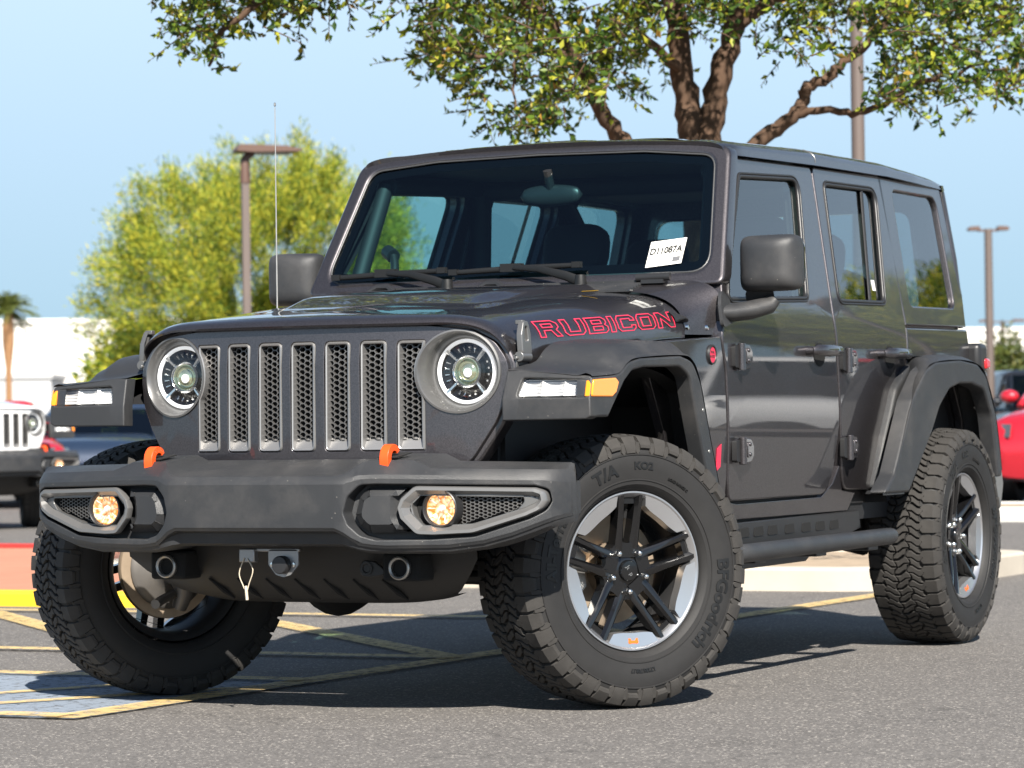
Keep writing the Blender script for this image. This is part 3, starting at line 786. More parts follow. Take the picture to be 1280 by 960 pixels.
# sticker
smp = lambda u, v, d: (WX(1.432+v+.10*u, .56+u)-.0105-d, .560+u+.02*v, 1.432+v+.10*u)
stk = obj('paper_sticker', MB().prism([(-.062, -.044), (.062, -.044), (.062, .044), (-.062, .044)], smp, 0, .0008), 'white_paper', ws, 0, label='white paper sticker reading D11087A')
tx = text_mb('D11087A', .031, 0, bold=.0012); obj('sticker_number', tx.map(lambda x, y, z: smp(x*.92-.002, y+.008, -.0010)), 'ink', stk, 0)
tx = MB().prism([(.028, -.034), (.054, -.034), (.054, -.018), (.028, -.018)], smp, -.0010, -.0008); obj('sticker_stamp', tx, 'gunmetal', stk, 0)
def wiper(y_pivot, y_mid, z_mid, half):
    e = empty('wiper', (0, 0, 0), (0, 0, 0), car)
    P = lambda y, z, h: (WX(z, y)+h, y, z)
    bl = MB(); 
    A_, B_ = P(y_mid-half, z_mid-.002, .022), P(y_mid+half, z_mid+.010, .022)
    bl.tube([A_, ((A_[0]+B_[0])/2, (A_[1]+B_[1])/2, (A_[2]+B_[2])/2+.002), B_], [.008, .010, .008], 8, squash=(1, .7)); bl.tube([(A_[0]-.012, A_[1], A_[2]-.004), (B_[0]-.012, B_[1], B_[2]-.004)], .005, 6)
    bl.box((A_[0]-.01, A_[1]-.012, A_[2]-.009), (A_[0]+.01, A_[1]+.02, A_[2]+.011)); bl.box((B_[0]-.01, B_[1]-.02, B_[2]-.009), (B_[0]+.01, B_[1]+.012, B_[2]+.011))
    bl.box(((A_[0]+B_[0])/2-.012, (A_[1]+B_[1])/2-.05, (A_[2]+B_[2])/2-.010), ((A_[0]+B_[0])/2+.014, (A_[1]+B_[1])/2+.03, (A_[2]+B_[2])/2+.018))
    obj('wiper_blade', bl, 'wiper_black', e, 40)
    am = MB(); m_ = Vector(P(y_mid, z_mid+.008, .035)); p_ = Vector(P(y_pivot, 1.338, .045))
    am.tube([m_, m_*.6+p_*.4+Vector((.01, 0, .014)), p_*.8+m_*.2+Vector((.01, 0, .010)), p_], [.008, .012, .016, .018], 8, squash=(1, .55))
    am.lathe([(0, .03), (.018, .028), (.021, .0), (.021, -.03)], 16, lambda w_, y, z: (p_.x+y, p_.y+z, p_.z+w_-.005))
    obj('wiper_arm', am, 'wiper_black', e, 40)
wiper(-.20, -.46, 1.385, .215); wiper(.30, .03, 1.388, .235)
hb = MB().tube([(.66, .50, 1.345), (.655, .62, 1.347)], .014, 12, squash=(1, .8)); hb.box((.63, .52, 1.325), (.67, .60, 1.338)); obj('windshield_hinge', hb, 'plastic_smooth', car, 40)
for y in (-.44, -.02):
    obj('washer_nozzle', MB().tube([(.70, y-.05, 1.322), (.69, y-.02, 1.340), (.69, y+.02, 1.340), (.70, y+.05, 1.322)], .012, 8), 'plastic_smooth', car, 40)

# ---- roof
def roof_pt(u, v):
    q = 2*v-1; sg = 1 if q >= 0 else -1; th = abs(q)
    x = .345-2.335*u
    zc = lerp(-x, [(-.345, 1.838), (-.30, 1.846), (-.2, 1.852), (.5, 1.874), (1.28, 1.878), (1.85, 1.856), (1.95, 1.84), (1.99, 1.80)])
    ze = lerp(-x, [(-.345, 1.778), (.5, 1.795), (1.28, 1.803), (1.99, 1.792)])
    w_ = lerp(-x, [(-.345, .690), (-.25, .704), (.5, .702), (1.6, .70), (1.99, .685)])
    if th < .6: y = .53*th/.6; z = zc-.018*(y/.53)**2
    else:
        a = math.pi/2*(th-.6)/.4; y = .53+(w_-.53)*math.sin(a)**.8; z = ze+(zc-.018-ze)*max(0, math.cos(a))**.75
    return (x, sg*y, z)
rf = MB().grid(lambda u, v: roof_pt(u, 1-v), 60, 61)
for k in range(2):
    vv = k
    pts = [roof_pt(i/59, vv) for i in range(60)]
    sg = 1 if pts[0][1] > 0 else -1
    rf.add(pts+[(x, y+sg*.004, z-.010) for x, y, z in pts]+[(x, y-sg*.06, z-.012) for x, y, z in pts], [(a*60+i, a*60+i+1, (a+1)*60+i+1, (a+1)*60+i) for a in range(2) for i in range(59)])
fpts = [roof_pt(0, 1-j/60) for j in range(61)]
rf.add(fpts+[(x-.01, y*.99, z-.02) for x, y, z in fpts], [(i, i+1, 62+i, 61+i) for i in range(60)])
for s in SIDES:      # hard top side behind the rear door
    ht = [(-1.203, 1.790), (-1.206, 1.222), (-1.928, 1.229), (-1.962, 1.36), (-1.978, 1.76), (-1.97, 1.79)]
    rf.merge(panel(ht, [win3], sidef(s, .0), (), ZC, .006, .04))
    rf.tube([(-1.935, s*.762, 1.235), (-1.955, s*.725, 1.5), (-1.962, s*.675, 1.77)], .022, 10)
rf.merge(panel([(-.77, 1.225), (.77, 1.225), (.69, 1.80), (-.69, 1.80)], [fillet([(-.60, 1.28), (.60, 1.28), (.55, 1.70), (-.55, 1.70)], .06)], lambda y, z, d: (-1.958-.03*(z-1.22)+d, y, z), (), (), .006, .03))
hp = MB()
ro = obj('roof', rf, 'paint', car, 38)
for yy in (-.36, .0, .30):
    hp.grid(lambda u, v: (.20-.34*u, yy-.13+.26*v, 1.853+.010*u+.012*math.sin(math.pi*u)**.4*math.sin(math.pi*v)**.4-.02*(yy/.5)**2), 10, 10)
obj('roof_rib', hp, 'paint', ro, 50)
for s in SIDES:
    gm = MB().tube([(-.497, s*abs(roof_pt(.842/2.335, 1-j/120)[1]), roof_pt(.842/2.335, 1-j/120)[2]+.0005) for j in range(0, 14)], .0016, 6)
    obj('roof_seam', gm, 'bezel_grey', ro, 40)
hl = MB().box((-1.9, -.62, 1.775), (.28, .62, 1.785)); obj('headliner', hl, 'headliner', car, 0)
for s in SIDES: obj('quarter_window', panel(offset(win3, .012), [], sidef(s, -.014), (), ZC, 0, 0), 'privacy_glass', car, 60)
obj('rear_window', panel(fillet([(-.61, 1.27), (.61, 1.27), (.56, 1.71), (-.56, 1.71)], .06), [], lambda y, z, d: (-1.945-.03*(z-1.22), y, z), (), (), 0, 0), 'privacy_glass', car, 60)

# ---- doors
dF = fillet([(.250, 1.766), (.573, 1.338), (.648, 1.140), (.612, 1.03), (.580, .66), (.560, .598), (-.335, .600), (-.398, .665), (-.452, .842), (-.424, 1.10), (-.416, 1.225), (-.490, 1.780)], [.02, .15, .1, .1, .06, .10, .09, .15, .3, .3, .3, .025], 6)
dR = fillet([(-.503, 1.781), (-.430, 1.225), (-.438, 1.10), (-.466, .842), (-.492, .69), (-.53, .612), (-.885, .606), (-1.06, .85), (-1.182, 1.06), (-1.196, 1.22), (-1.238, 1.793)], [.025, .3, .3, .3, .1, .08, .06, .3, .1, .2, .025], 6)
def handle(s, x):
    m = MB(); z = 1.108
    for dx in (-.115, .115): m.tube([(x+dx, s*.795, z), (x+dx*.98, s*.832, z)], [.018, .015], 12, squash=(1, 1.2))
    m.tube([(x-.13, s*.828, z), (x-.115, s*.84, z+.001), (x-.04, s*.846, z+.002), (x+.04, s*.846, z+.002), (x+.115, s*.84, z+.001), (x+.13, s*.828, z)], [.012, .0185, .0195, .0195, .0185, .012], 12, squash=(1, .62))
    c = MB().grid(lambda u, v: (x-.005+.055*math.cos(2*math.pi*u)*(.02+v), s*(.8015+.002*(1-v)), z-.012+.042*math.sin(2*math.pi*u)*(.02+v)), 25, 4)
    return m, c
def hinge(s, x, z):
    m = MB(); f = lambda u, v, d: (x+u, s*(.8005+d), z+v)
    m.prism(fillet([(-.012, -.043), (-.075, -.036), (-.098, -.014), (-.098, .016), (-.075, .038), (-.012, .043)], .014, 4), f, 0, .017)
    m.prism(fillet([(-.03, -.024), (-.068, -.017), (-.068, .019), (-.03, .026)], .008, 4), f, .017, .023)
    m.tube([(x+.004, s*.818, z-.045), (x+.004, s*.818, z+.045)], .0135, 14)
    for dz in (-.012, .022): m.lathe([(0, .028), (.006, .027), (.0085, .022), (.0085, .016)], 8, lambda w_, a, b, dz=dz: (x-.048+a, s*(.8005+w_), z+dz+b))
    b = MB().prism(fillet([(.008, -.038), (.048, -.034), (.048, .034), (.008, .038)], .006, 3), f, -.004, .013)
    return m, b
def mirror(s):
    e = MB(); cx, cy, cz = .47, .905, 1.388
    # housing: rounded block bulging forward (+x)
    def hp_(u, v):
        a = math.pi*(u-.5); b = 2*math.pi*v
        ca, sa = math.cos(a), math.sin(a)
        pw = lambda t, k: math.copysign(abs(t)**k, t)
        y = pw(ca, .42)*pw(math.cos(b), .28)*.108; z = pw(ca, .42)*pw(math.sin(b), .28)*.094; x = pw(sa, .75)*.068
        return (cx+x+.02*(abs(y)/.1)**2*-1*(x > 0), cy*s+s*y, cz+z+.05*y*.2)
    e.grid(hp_, 22, 49)
    e.tube([(.44, s*.86, 1.30), (.47, s*.865, 1.278)], [.04, .05], 14)
    m = MB().tube([(.625, s*.770, 1.222), (.58, s*.80, 1.222), (.52, s*.85, 1.232), (.47, s*.895, 1.248), (.46, s*.91, 1.268)], [.036, .042, .044, .04, .032], 14, squash=(.72, 1.1))
    m.prism(fillet([(.665, 1.17), (.575, 1.19), (.55, 1.22), (.575, 1.27), (.625, 1.30), (.655, 1.25)], .02, 4), lambda x, z, d: (x, s*(S(z)+.002+d), z), 0, .012)
    g = MB().prism(fillet([(-.095, -.08), (.095, -.08), (.095, .08), (-.095, .08)], .03), lambda u, v, d: (cx-.066-d, s*(cy+u), cz+v), 0, .003)
    return e, m, g
for s in SIDES:
    for nm, out, wn, hx, hz in (('front', dF, win1, -.245, .520), ('rear', dR, win2, -.985, -.505)):
        d = obj('door', panel(out, [wn], sidef(s), (), ZC, .006, .040), 'paint', car, 30)
        g = obj('window', panel(offset(wn, .014), [], sidef(s, -.014), (), ZC, 0, 0), 'door_glass' if nm == 'front' else 'privacy_glass', d, 60)
        sl_ = loop_tube(offset(wn, -.002), sidef(s, -.004), .0075); sl_.merge(loop_tube(offset(wn, .008), sidef(s, .001), .004))
        obj('window_seal', sl_, 'plastic_smooth', d, 60)
        if nm == 'rear':
            obj('window_divider', MB().tube([(-1.012, s*(S(1.73)-.008), 1.735), (-.868, s*(S(1.3)-.008), 1.297)], .011, 8, squash=(1, .5)), 'plastic_black', d, 40)
            if s > 0: obj('window_sticker', MB().prism([(-.94, 1.345), (-.972, 1.345), (-.972, 1.385), (-.94, 1.385)], sidef(s, -.0125), 0, .001), 'white_paper', d, 0)
        h, c = handle(s, hx); obj('handle', h, 'paint', d, 45); obj('handle_cup', c, 'gap_black', d, 60)
        for z in (1.078, .765):
            h, b = hinge(s, hz, z); obj('hinge', h, 'paint', d, 35, .002); obj('hinge_bracket', b, 'plastic_black', d, 35)
    e, m, g = mirror(s)
    mr = obj('mirror', e, 'plastic', car, 60); obj('mirror_arm', m, 'plastic', mr, 45); obj('mirror_glass', g, 'chrome', mr, 30)
    # badges on the quarter panel
    bdg = MB().lathe([(0, .004), (.026, .004)], 24, lambda w_, a, b: (.735+a, s*(.797+w_), 1.082+b))
    bx = obj('round_badge', bdg, 'decal_red', car, 30, label='small round red badge')
    rg = MB().lathe([(.026, .004), (.028, .007), (.032, .007), (.034, 0)], 24, lambda w_, a, b: (.735+a, s*(.797+w_), 1.082+b)); obj('badge_rim', rg, 'plastic_smooth', bx, 30)
    for k, (ln, dz) in enumerate((('TRAIL', .008), ('RATED', -.006))):
        t_ = text_mb(ln, .0125, .0003); t_.map(lambda x, y, z, dz=dz: (.735-s*x, s*(.8015+z), 1.082+dz+y)); obj('badge_lettering', t_, 'plastic_smooth', bx, 0)
    sd = MB().prism([(.655, .715), (.690, .70), (.690, .775), (.655, .79)], sidef(s, -.001), -.001, .001)
    obj('side_decal', sd, 'decal_red', car, 0)
# ---- grille
gout_half = [(0, 1.163), (.40, 1.161), (.53, 1.147), (.598, 1.110), (.634, 1.055), (.640, 1.01), (.632, .94), (.598, .865), (.535, .765), (.50, .735), (0, .735)]
gout = gout_half[:-1]+[(-y, z) for y, z in reversed(gout_half[1:-1])]
gout = fillet(gout, [0]+[.08]*8+[.02]+[.02]+[.08]*8, 5)
HL = (.4925, 1.022)
slots = []
for k in range(-3, 4):
    c = k*.1165; hw = .043
    if abs(k) == 3:
        sg = 1 if k > 0 else -1; cin = .3065; L_ = []
        for i in range(25):
            z = .788+.33*i/24; yo = min(.394, HL[0]-math.sqrt(max(0,   .1215**2-(z-HL[1])**2)) if abs(z-HL[1]) < .1215 else .394)
            L_.append((yo, z))
        pts = [(cin, 1.118), (cin, .788)]+L_
        pts = [(sg*y, z) for y, z in pts]
        if sg < 0: pts = pts[::-1]
        rad = [.018 if (abs(z-1.118) < 1e-6 or abs(z-.788) < 1e-6) else .02 for y, z in pts]
        slots.append(fillet(pts, rad, 4))
    else:
        slots.append(fillet([(c-hw, 1.119), (c-hw, .787), (c+hw, .787), (c+hw, 1.119)], .018, 5))
gmap = lambda y, z, d: (xg(y, z)-d, y, z)
hlh = [circle(s*HL[0], HL[1], .1155, 48) for s in SIDES]
ycuts = [i*.05 for i in range(-12, 13)]; zcuts = [1.05, 1.09, 1.13]
gr = obj('grille', panel(gout, slots+hlh, gmap, ycuts, zcuts, .0022, .035), 'paint', car, 35)
# outer flange behind the face
fl = panel(offset(gout, .016), [offset(gout, -.02)], lambda y, z, d: (xg(y, z)-.020-d, y, z), ycuts, zcuts, .008, .06)
obj('grille_flange', fl, 'paint', gr, 35)
bk = MB().prism(offset(gout, -.03), lambda y, z, d: (xg(y, z)-.125-d, y, z), 0, .004); obj('grille_backing', bk, 'gap_black', gr, 0)
for k, sp_ in zip(range(-3, 4), slots):
    m = MB(); inn = offset(sp_, -.004); n = len(sp_)
    loops = [(offset(sp_, -.001), .003), (offset(sp_, -.005), -.003), (offset(sp_, -.009), -.001), (offset(sp_, -.012), .030)]
    V = [gmap(y, z, d) for lp, d in loops for y, z in lp]
    m.add(V, [(a*n+i, a*n+(i+1) % n, (a+1)*n+(i+1) % n, (a+1)*n+i) for a in range(3) for i in range(n)])
    ys = [y for y, z in sp_]; y0, y1 = min(ys)+.010, max(ys)-.010
    m.add([gmap(y0, .795, .004), gmap(y1, .795, .004), gmap(y1, .832, .030), gmap(y0, .832, .030), gmap(y0, .795, .03), gmap(y1, .795, .03)], [(0, 1, 2, 3), (0, 4, 5, 1)])
    so_ = obj('slot_surround', m, 'gunmetal', gr, 40)
    hx = MB(); cw_, ch_ = .0235, .0172
    rows = int(.30/ (ch_)) + 2
    def inside(y, z):
        yy0, yy1 = y0-.004, y1+.004
        if abs(k) == 3 and abs(z-HL[1]) < .125:
            lim = HL[0]-math.sqrt(.125**2-(z-HL[1])**2)
            if k > 0: yy1 = min(yy1, lim+.004)
            else: yy0 = max(yy0, -lim-.004)
        return yy0 < y < yy1 and .825 < z < 1.115
    for cxi in range(-1, 6):
        for rz in range(rows):
            y = y0+cxi*cw_*.76+.004; z = .83+rz*ch_+(ch_/2 if cxi % 2 else 0)
            if not inside(y, z): continue
            o_ = [(y+cw_*.515*math.cos(R(60*i)), z+ch_*.585*math.sin(R(60*i))) for i in range(6)]
            i_ = [(y+cw_*.43*math.cos(R(60*i)), z+ch_*.475*math.sin(R(60*i))) for i in range(6)]
            hx.ring(o_, i_, lambda u, v, d: gmap(u, v, .018+d), .014, 0)
    obj('honeycomb', hx, 'mesh_metal', gr, 0, fix=False)

# ---- headlights
for s in SIDES:
    cx = xg(HL[0], HL[1]); F_ = lambda w_, y, z: (w_+cx+(xg(s*HL[0]+y, HL[1]+z)-cx)*max(0., min(1., 1+(w_+.004)/.045)), s*HL[0]+y, HL[1]+z)
    bz = MB().lathe([(.1265, -.004), (.1255, .005), (.120, .006), (.115, .000), (.104, -.040), (.101, -.062), (.096, -.066)], 64, F_)
    h = obj('headlight', bz, 'bezel_grey', car, 40)
    obj('halo_ring', MB().lathe([(.098, -.060), (.096, -.055), (.090, -.054), (.087, -.058), (.087, -.066)], 64, F_), 'lamp_glow', h, 40)
    rf_ = MB().lathe([(.088, -.064), (.060, -.075), (.048, -.085), (.046, -.08)], 48, F_); rf_.lathe([(.083, -.080), (0, -.088)], 40, F_); obj('reflector', rf_, 'rim_black', h, 40)
    ch = MB()
    ch.lathe([(.047, -.085), (.049, -.058), (.044, -.052), (.039, -.056), (.034, -.075)], 40, F_)
    for q in (45, 135, 225, 315):
        c_, s_ = math.cos(R(q)), math.sin(R(q))
        ch.tube([F_(-.062, c_*.048, s_*.048), F_(-.055, c_*.088, s_*.088)], [.005, .0075], 6)
    for i in range(24):
        q = R(i*15+7.5)
        if min(abs((math.degrees(q) - a + 180) % 360-180) for a in (45, 135, 225, 315)) < 12: continue
        c_, s_ = math.cos(q), math.sin(q)
        ch.tube([F_(-.068, c_*.062, s_*.062), F_(-.060, c_*.074, s_*.074)], [.0022, .0035], 6)
    obj('lamp_optics', ch, 'chrome', h, 40)
    pj_ = MB().lathe([(.036, -.078)]+[(.036*math.cos(R(a)), -.076+.024*math.sin(R(a))) for a in range(0, 91, 10)], 32, F_); obj('projector_lens', pj_, 'projector', h, 60)
    obj('glowing_bulb', MB().lathe([(.014, -.053), (.012, -.050), (0, -.049)], 20, lambda w_, y, z: F_(w_, y+.006, z-.004)), 'lamp_glow', h, 60)
    ln = MB().lathe([(.100, -.050)]+[(.100*math.cos(R(a)), -.050+.022*math.sin(R(a))) for a in range(6, 91, 12)], 48, F_); obj('lens', ln, 'lens_glass', h, 60)

# ---- front fenders (plain dark plastic)
def fender(s):
    m = MB(); Y1 = .937
    mp = lambda x, z, d: (x, s*(Y1-d), z)
    outp = [(1.990, .879), (1.985, .935), (1.955, .998), (1.86, 1.022), (1.776, 1.036), (1.70, 1.052), (1.60, 1.062), (1.33, 1.068), (1.23, 1.055), (1.165, 1.005), (1.125, .92), (1.075, .80), (1.000, .615)]
    outp = [(1.992, .880), (1.975, .998), (1.83, 1.004), (1.775, 1.012), (1.715, 1.042), (1.627, 1.057), (1.320, 1.068), (1.22, 1.052), (1.16, .985), (1.091, .825), (.999, .620)]
    inp = [(1.866, .880), (1.747, .985), (1.690, 1.018), (1.60, 1.029), (1.322, 1.034), (1.250, 1.005), (1.200, .88), (1.13, .72), (1.080, .615)]
    lip = fillet(outp+inp[::-1], [.006, .02, .1, .06, .08, .1, .12, .1, .1, .1, .006, .006, .1, .1, .05, .1, .1, .08, .05, .006], 4)
    m.merge(panel(lip, [], mp, (), (), .008, .05))
    # arch underside and the shelf above, as sweeps along the outline
    top = smooth_poly([(1.975, .999, 0), (1.83, 1.006, 0), (1.775, 1.014, 0), (1.715, 1.044, 0), (1.627, 1.059, 0), (1.320, 1.070, 0), (1.22, 1.054, 0), (1.16, .987, 0), (1.091, .827, 0), (.999, .622, 0)], 5)
    def sec(i):
        p = top[i]; q = i/(len(top)-1)
        # plateau height above the lip, at the crease
        t = (top[min(i+1, len(top)-1)]-top[max(i-1, 0)]).normalized(); n = Vector((t.y, -t.x, 0)); n = n if n.y > 0 or n.x < 0 else -n
        if n.y < -.2: n = -n
        cz = lerp(-p.x, [(-1.975, .004), (-1.83, .010), (-1.75, .028), (-1.65, .040), (-1.5, .045), (-1.3, .042), (-1.2, .045), (-1.1, .035), (-1.0, .02)])
        a = Vector((p.x, p.y, 0))+n*cz
        ins = lerp(-p.x, [(-1.975, .662), (-1.3, .690), (-1.22, .72), (-1.12, .79), (-1.0, .796)])
        zin = a.y+lerp(-p.x, [(-1.975, .02), (-1.85, .028), (-1.6, .012), (-1.3, .012), (-1.2, .02), (-1.0, .0)])
        yb = .868 if p.x > 1.2 else .868
        return [(p.x, Y1-.001, p.y-.0), (p.x+n.x*.006, Y1-.008, p.y+n.y*.006), (p.x+n.x*.010, Y1-.022, p.y+n.y*.010), (p.x+n.x*cz*.75, Y1-.048, p.y+n.y*cz*.75), (a.x, yb+.006, a.y), (a.x+n.x*.003, yb-.012, a.y+n.y*.003), ((a.x+p.x)/2+n.x*cz*.5, ins, zin)]
    secs = [sec(i) for i in range(len(top))]
    k = 7
    m.add([(x, s*y, z) for r_ in secs for x, y, z in r_], [(i*k+j, i*k+j+1, (i+1)*k+j+1, (i+1)*k+j) for i in range(len(secs)-1) for j in range(k-1)])
    # front face: lower band and the strip above the lamp, running in to the grille
    xf = lambda y: 1.992-.02*max(0, (.80-y))/.2*0+.012*(1-((y-.66)/.28))
    band = [(.655, .872), (.655, .94), (.66, 1.02), (.70, 1.023), (.925, 1.001), (.935, .995), (.937, .882), (.92, .874)]
    ffm = lambda y, z, d: (xf(y)-.022*max(0, (z-.935)/.07)-d, s*y, z)
    lampo = fillet([(.700, .940), (.715, .998), (.90, .990), (.922, .986), (.922, .938)], [.012, .012, .01, .008, .01], 4)
    m.merge(panel(fillet(band, [.004, .0, .004, .02, .01, .01, .008, .008], 3), [lampo], ffm, (.7, .75, .8, .85, .9), (.935,), .005, .05))
    return m
for s in SIDES:
    f = obj('front_fender', fender(s), 'plastic', car, 32)
    xf = lambda y: 1.992+.012*(1-((y-.66)/.28))
    bk = MB().prism([(.70, .936), (.715, 1.0), (.924, .992), (.924, .936)], lambda y, z, d: (xf(y)-.022*max(0, (z-.935)/.07)-.040-d, s*y, z), 0, .004); obj('lamp_backing', bk, 'lamp_white', f, 0)
    # bulbs/reflector cells
    def ribs(u, v):
        y = .702+.214*u; z = .943+.048*v; c_ = (y-.702)/.0715 % 1
        return (xf(y)-.022*max(0, (z-.935)/.07)-.026+.014*(2*abs(c_-.5))**3+.0012*math.sin(v*2*math.pi*5), s*y, z)
    obj('lamp_reflector', MB().grid(ribs, 49, 41), 'lamp_white', f, 40)
    lens = panel(fillet([(.703, .943), (.718, .995), (.916, .987), (.916, .943)], .008, 3), [], lambda y, z, d: (xf(y)-.022*max(0, (z-.935)/.07)-.001-d, s*y, z), (.75, .8, .85), (), .003, .01)
    obj('clear_lens', lens, 'lens_glass', f, 40)
    am = panel(fillet([(.918, .941), (.918, .988), (.926, .986), (.933, .975), (.933, .941)], .003, 3), [], lambda y, z, d: (xf(y)-.022*max(0, (z-.935)/.07)+.002-d, s*y, z), (), (), .002, .03)
    wrap = panel(fillet([(1.988, .940), (1.972, .990), (1.815, .996), (1.792, .985), (1.812, .953), (1.840, .940)], .008, 4), [], lambda x, z, d: (x, s*(.9405-d), z), (), (), .004, .012)
    am.merge(wrap); obj('amber_lens', am, 'amber_lens', f, 40)
    bl = MB()
    for (x, z) in ((1.145, .90), (1.10, .77), (1.06, .665)): bl.lathe([(0, .003), (.006, .002), (.008, -.003)], 10, lambda w_, a, b, x=x, z=z: (x+a, s*(.936+w_), z+b))
    obj('fender_bolt', bl, 'steel', f, 30)

# ---- rear fenders
def rfender(s):
    m = MB(); Y1 = .937
    outp = [(-.526, .598), (-.66, .70), (-.80, .88), (-.93, 1.005), (-1.08, 1.072), (-1.41, 1.090), (-1.62, 1.076), (-1.73, 1.025), (-1.82, .91), (-1.88, .79), (-1.915, .66), (-1.90, .63)]
    outp = [(-.526, .598), (-.640, .665), (-.846, .935), (-1.0, 1.045), (-1.12, 1.078), (-1.41, 1.090), (-1.62, 1.076), (-1.73, 1.030), (-1.847, .874), (-1.915, .66), (-1.90, .635)]
    inp = [(-.80, .598), (-1.067, .816), (-1.16, .91), (-1.28, .978), (-1.40, .998), (-1.551, 1.0), (-1.70, .978), (-1.79, .88), (-1.855, .66), (-1.86, .635)]
    lip = fillet(outp+inp[::-1], [.01]+[.08]*8+[.02, .006]+[.006]+[.08]*8+[.02], 4)
    m.merge(panel(lip, [], lambda x, z, d: (x, s*(Y1-d), z), (), (), .010, .06))
    pts = smooth_poly([(x, z, 0) for x, z in outp[:-1]], 5); secs = []
    for i, p in enumerate(pts):
        t = (pts[min(i+1, len(pts)-1)]-pts[max(i-1, 0)]).normalized(); n = Vector((-t.y, t.x, 0)); n = n if n.y > 0 else -n
        if p.x < -1.8 and n.x > 0: n = -n
        e = lerp(p.x, [(-1.95, .01), (-1.7, .02), (-1.1, .022), (-.9, .012), (-.52, .008)])
        # the front of the flare sweeps back to the rear edge of the door
        back = lerp(p.y, [(.60, -.925), (.75, -1.0), (.90, -1.085), (1.04, -1.175), (1.07, -1.20)]) if p.x > -1.16 else p.x
        dx = min(0, back-p.x)
        row = []
        for y_, q, k_ in ((Y1-.001, 0, 0), (Y1-.012, .05, .3), (.905, .16, .8), (.870, .42, 1.), (.835, .72, .9), (.808, .93, .6), (.788, 1., .3)):
            row.append((p.x+dx*q+n.x*e*k_, s*y_, p.y+n.y*e*k_))
        secs.append(row)
    secs.insert(0, [(x, y, .600) for x, y, z in secs[0]])
    k = 7
    m.add([q for r_ in secs for q in r_], [(i*k+j, i*k+j+1, (i+1)*k+j+1, (i+1)*k+j) for i in range(len(secs)-1) for j in range(k-1)])
    m.prism([(-.530, .930), (-.925, .790), (-.95, .74), (-.80, .74), (-.76, .930)], lambda x, y, d: (x, s*y, .592+d), 0, .012)
    return m
for s in SIDES:
    f = obj('rear_fender', rfender(s), 'plastic', car, 35)
    # the flare continues on to the rear door as a thin moulding
    exo = fillet([(-.795, .612), (-.895, .608), (-.985, .735), (-1.165, 1.03), (-1.19, 1.075), (-1.13, 1.062), (-.985, .985), (-.865, .80)], [.012, .02, .1, .05, .01, .05, .1, .1], 4)
    ex = panel(exo, [], lambda x, z, d: (x, s*(S(z)+.030-d), z), (), (.8, .9, 1.0), .014, .04)
    obj('door_moulding', ex, 'plastic', f, 35)
    tl = MB().box((-2.035, min(s*.70, s*.845), 1.045), (-1.93, max(s*.70, s*.845), 1.165)); t_ = obj('tail_light', tl, 'plastic_smooth', car, 30, .022, 4)
    rl = MB().box((-2.05, min(s*.715, s*.853), 1.06), (-1.99, max(s*.715, s*.853), 1.105)); obj('tail_lens', rl, 'reflector_red', t_, 30, .012, 3)
    rb = MB().prism(fillet([(-2.06, .66), (-2.18, .66), (-2.20, .60), (-2.16, .50), (-2.06, .49)], .02, 3), lambda x, z, d: (x, s*(.70+d), z), 0, .15); obj('bumper_end', rb, 'steel', car, 35, .01)
    rr_ = MB().box((-2.09, min(s*.845, s*.88), .665), (-1.93, max(s*.845, s*.88), .69)); obj('rear_reflector', rr_, 'reflector_red', car, 30, .006)
rb = MB().box((-2.20, -.70, .50), (-1.98, .70, .66)); obj('rear_bumper', rb, 'plastic', car, 30, .03, 3)

# ---- front bumper
XF = lambda y: lerp(abs(y), [(0, 2.345), (.29, 2.338), (.35, 2.315), (.45, 2.292), (.57, 2.262), (.67, 2.235), (.75, 2.210), (.81, 2.188), (.85, 2.168), (.88, 2.142), (.90, 2.110), (.912, 2.075)])
ZU = lambda y: lerp(abs(y), [(0, .698), (.30, .698), (.34, .712), (.40, .714), (.86, .704), (.94, .692)])
ZL = lambda y: lerp(abs(y), [(0, .565), (.28, .565), (.34, .522), (.40, .513), (.62, .515), (.72, .530), (.80, .556), (.88, .590), (.94, .614)])
ST = [0, .15, .27, .30, .32, .35, .38, .42, .5, .6, .7, .78, .83, .86, .88, .90, .912]
STM = [-y for y in ST[:0:-1]]+ST
fo = [(y, ZU(y)) for y in STM]+[(y, ZL(y)) for y in reversed(STM)]
pod_half = [(.300, .612), (.312, .658), (.345, .692), (.39, .694), (.84, .686), (.874, .675), (.880, .640), (.866, .612), (.825, .590), (.675, .540), (.55, .533), (.39, .532), (.345, .545), (.312, .577)]
bmap = lambda y, z, d: (XF(y)-d, y, z)
pods = []
for s in SIDES:
    pl = fillet(pod_half, [.02, .03, .03, .05, .02, .02, .02, .04, .08, .1, .1, .05, .03, .03], 4)
    pods.append([(s*y, z) for y, z in (pl if s > 0 else pl[::-1])])
bp = panel(fo, pods, bmap, STM[1:-1], (), .004, .06)
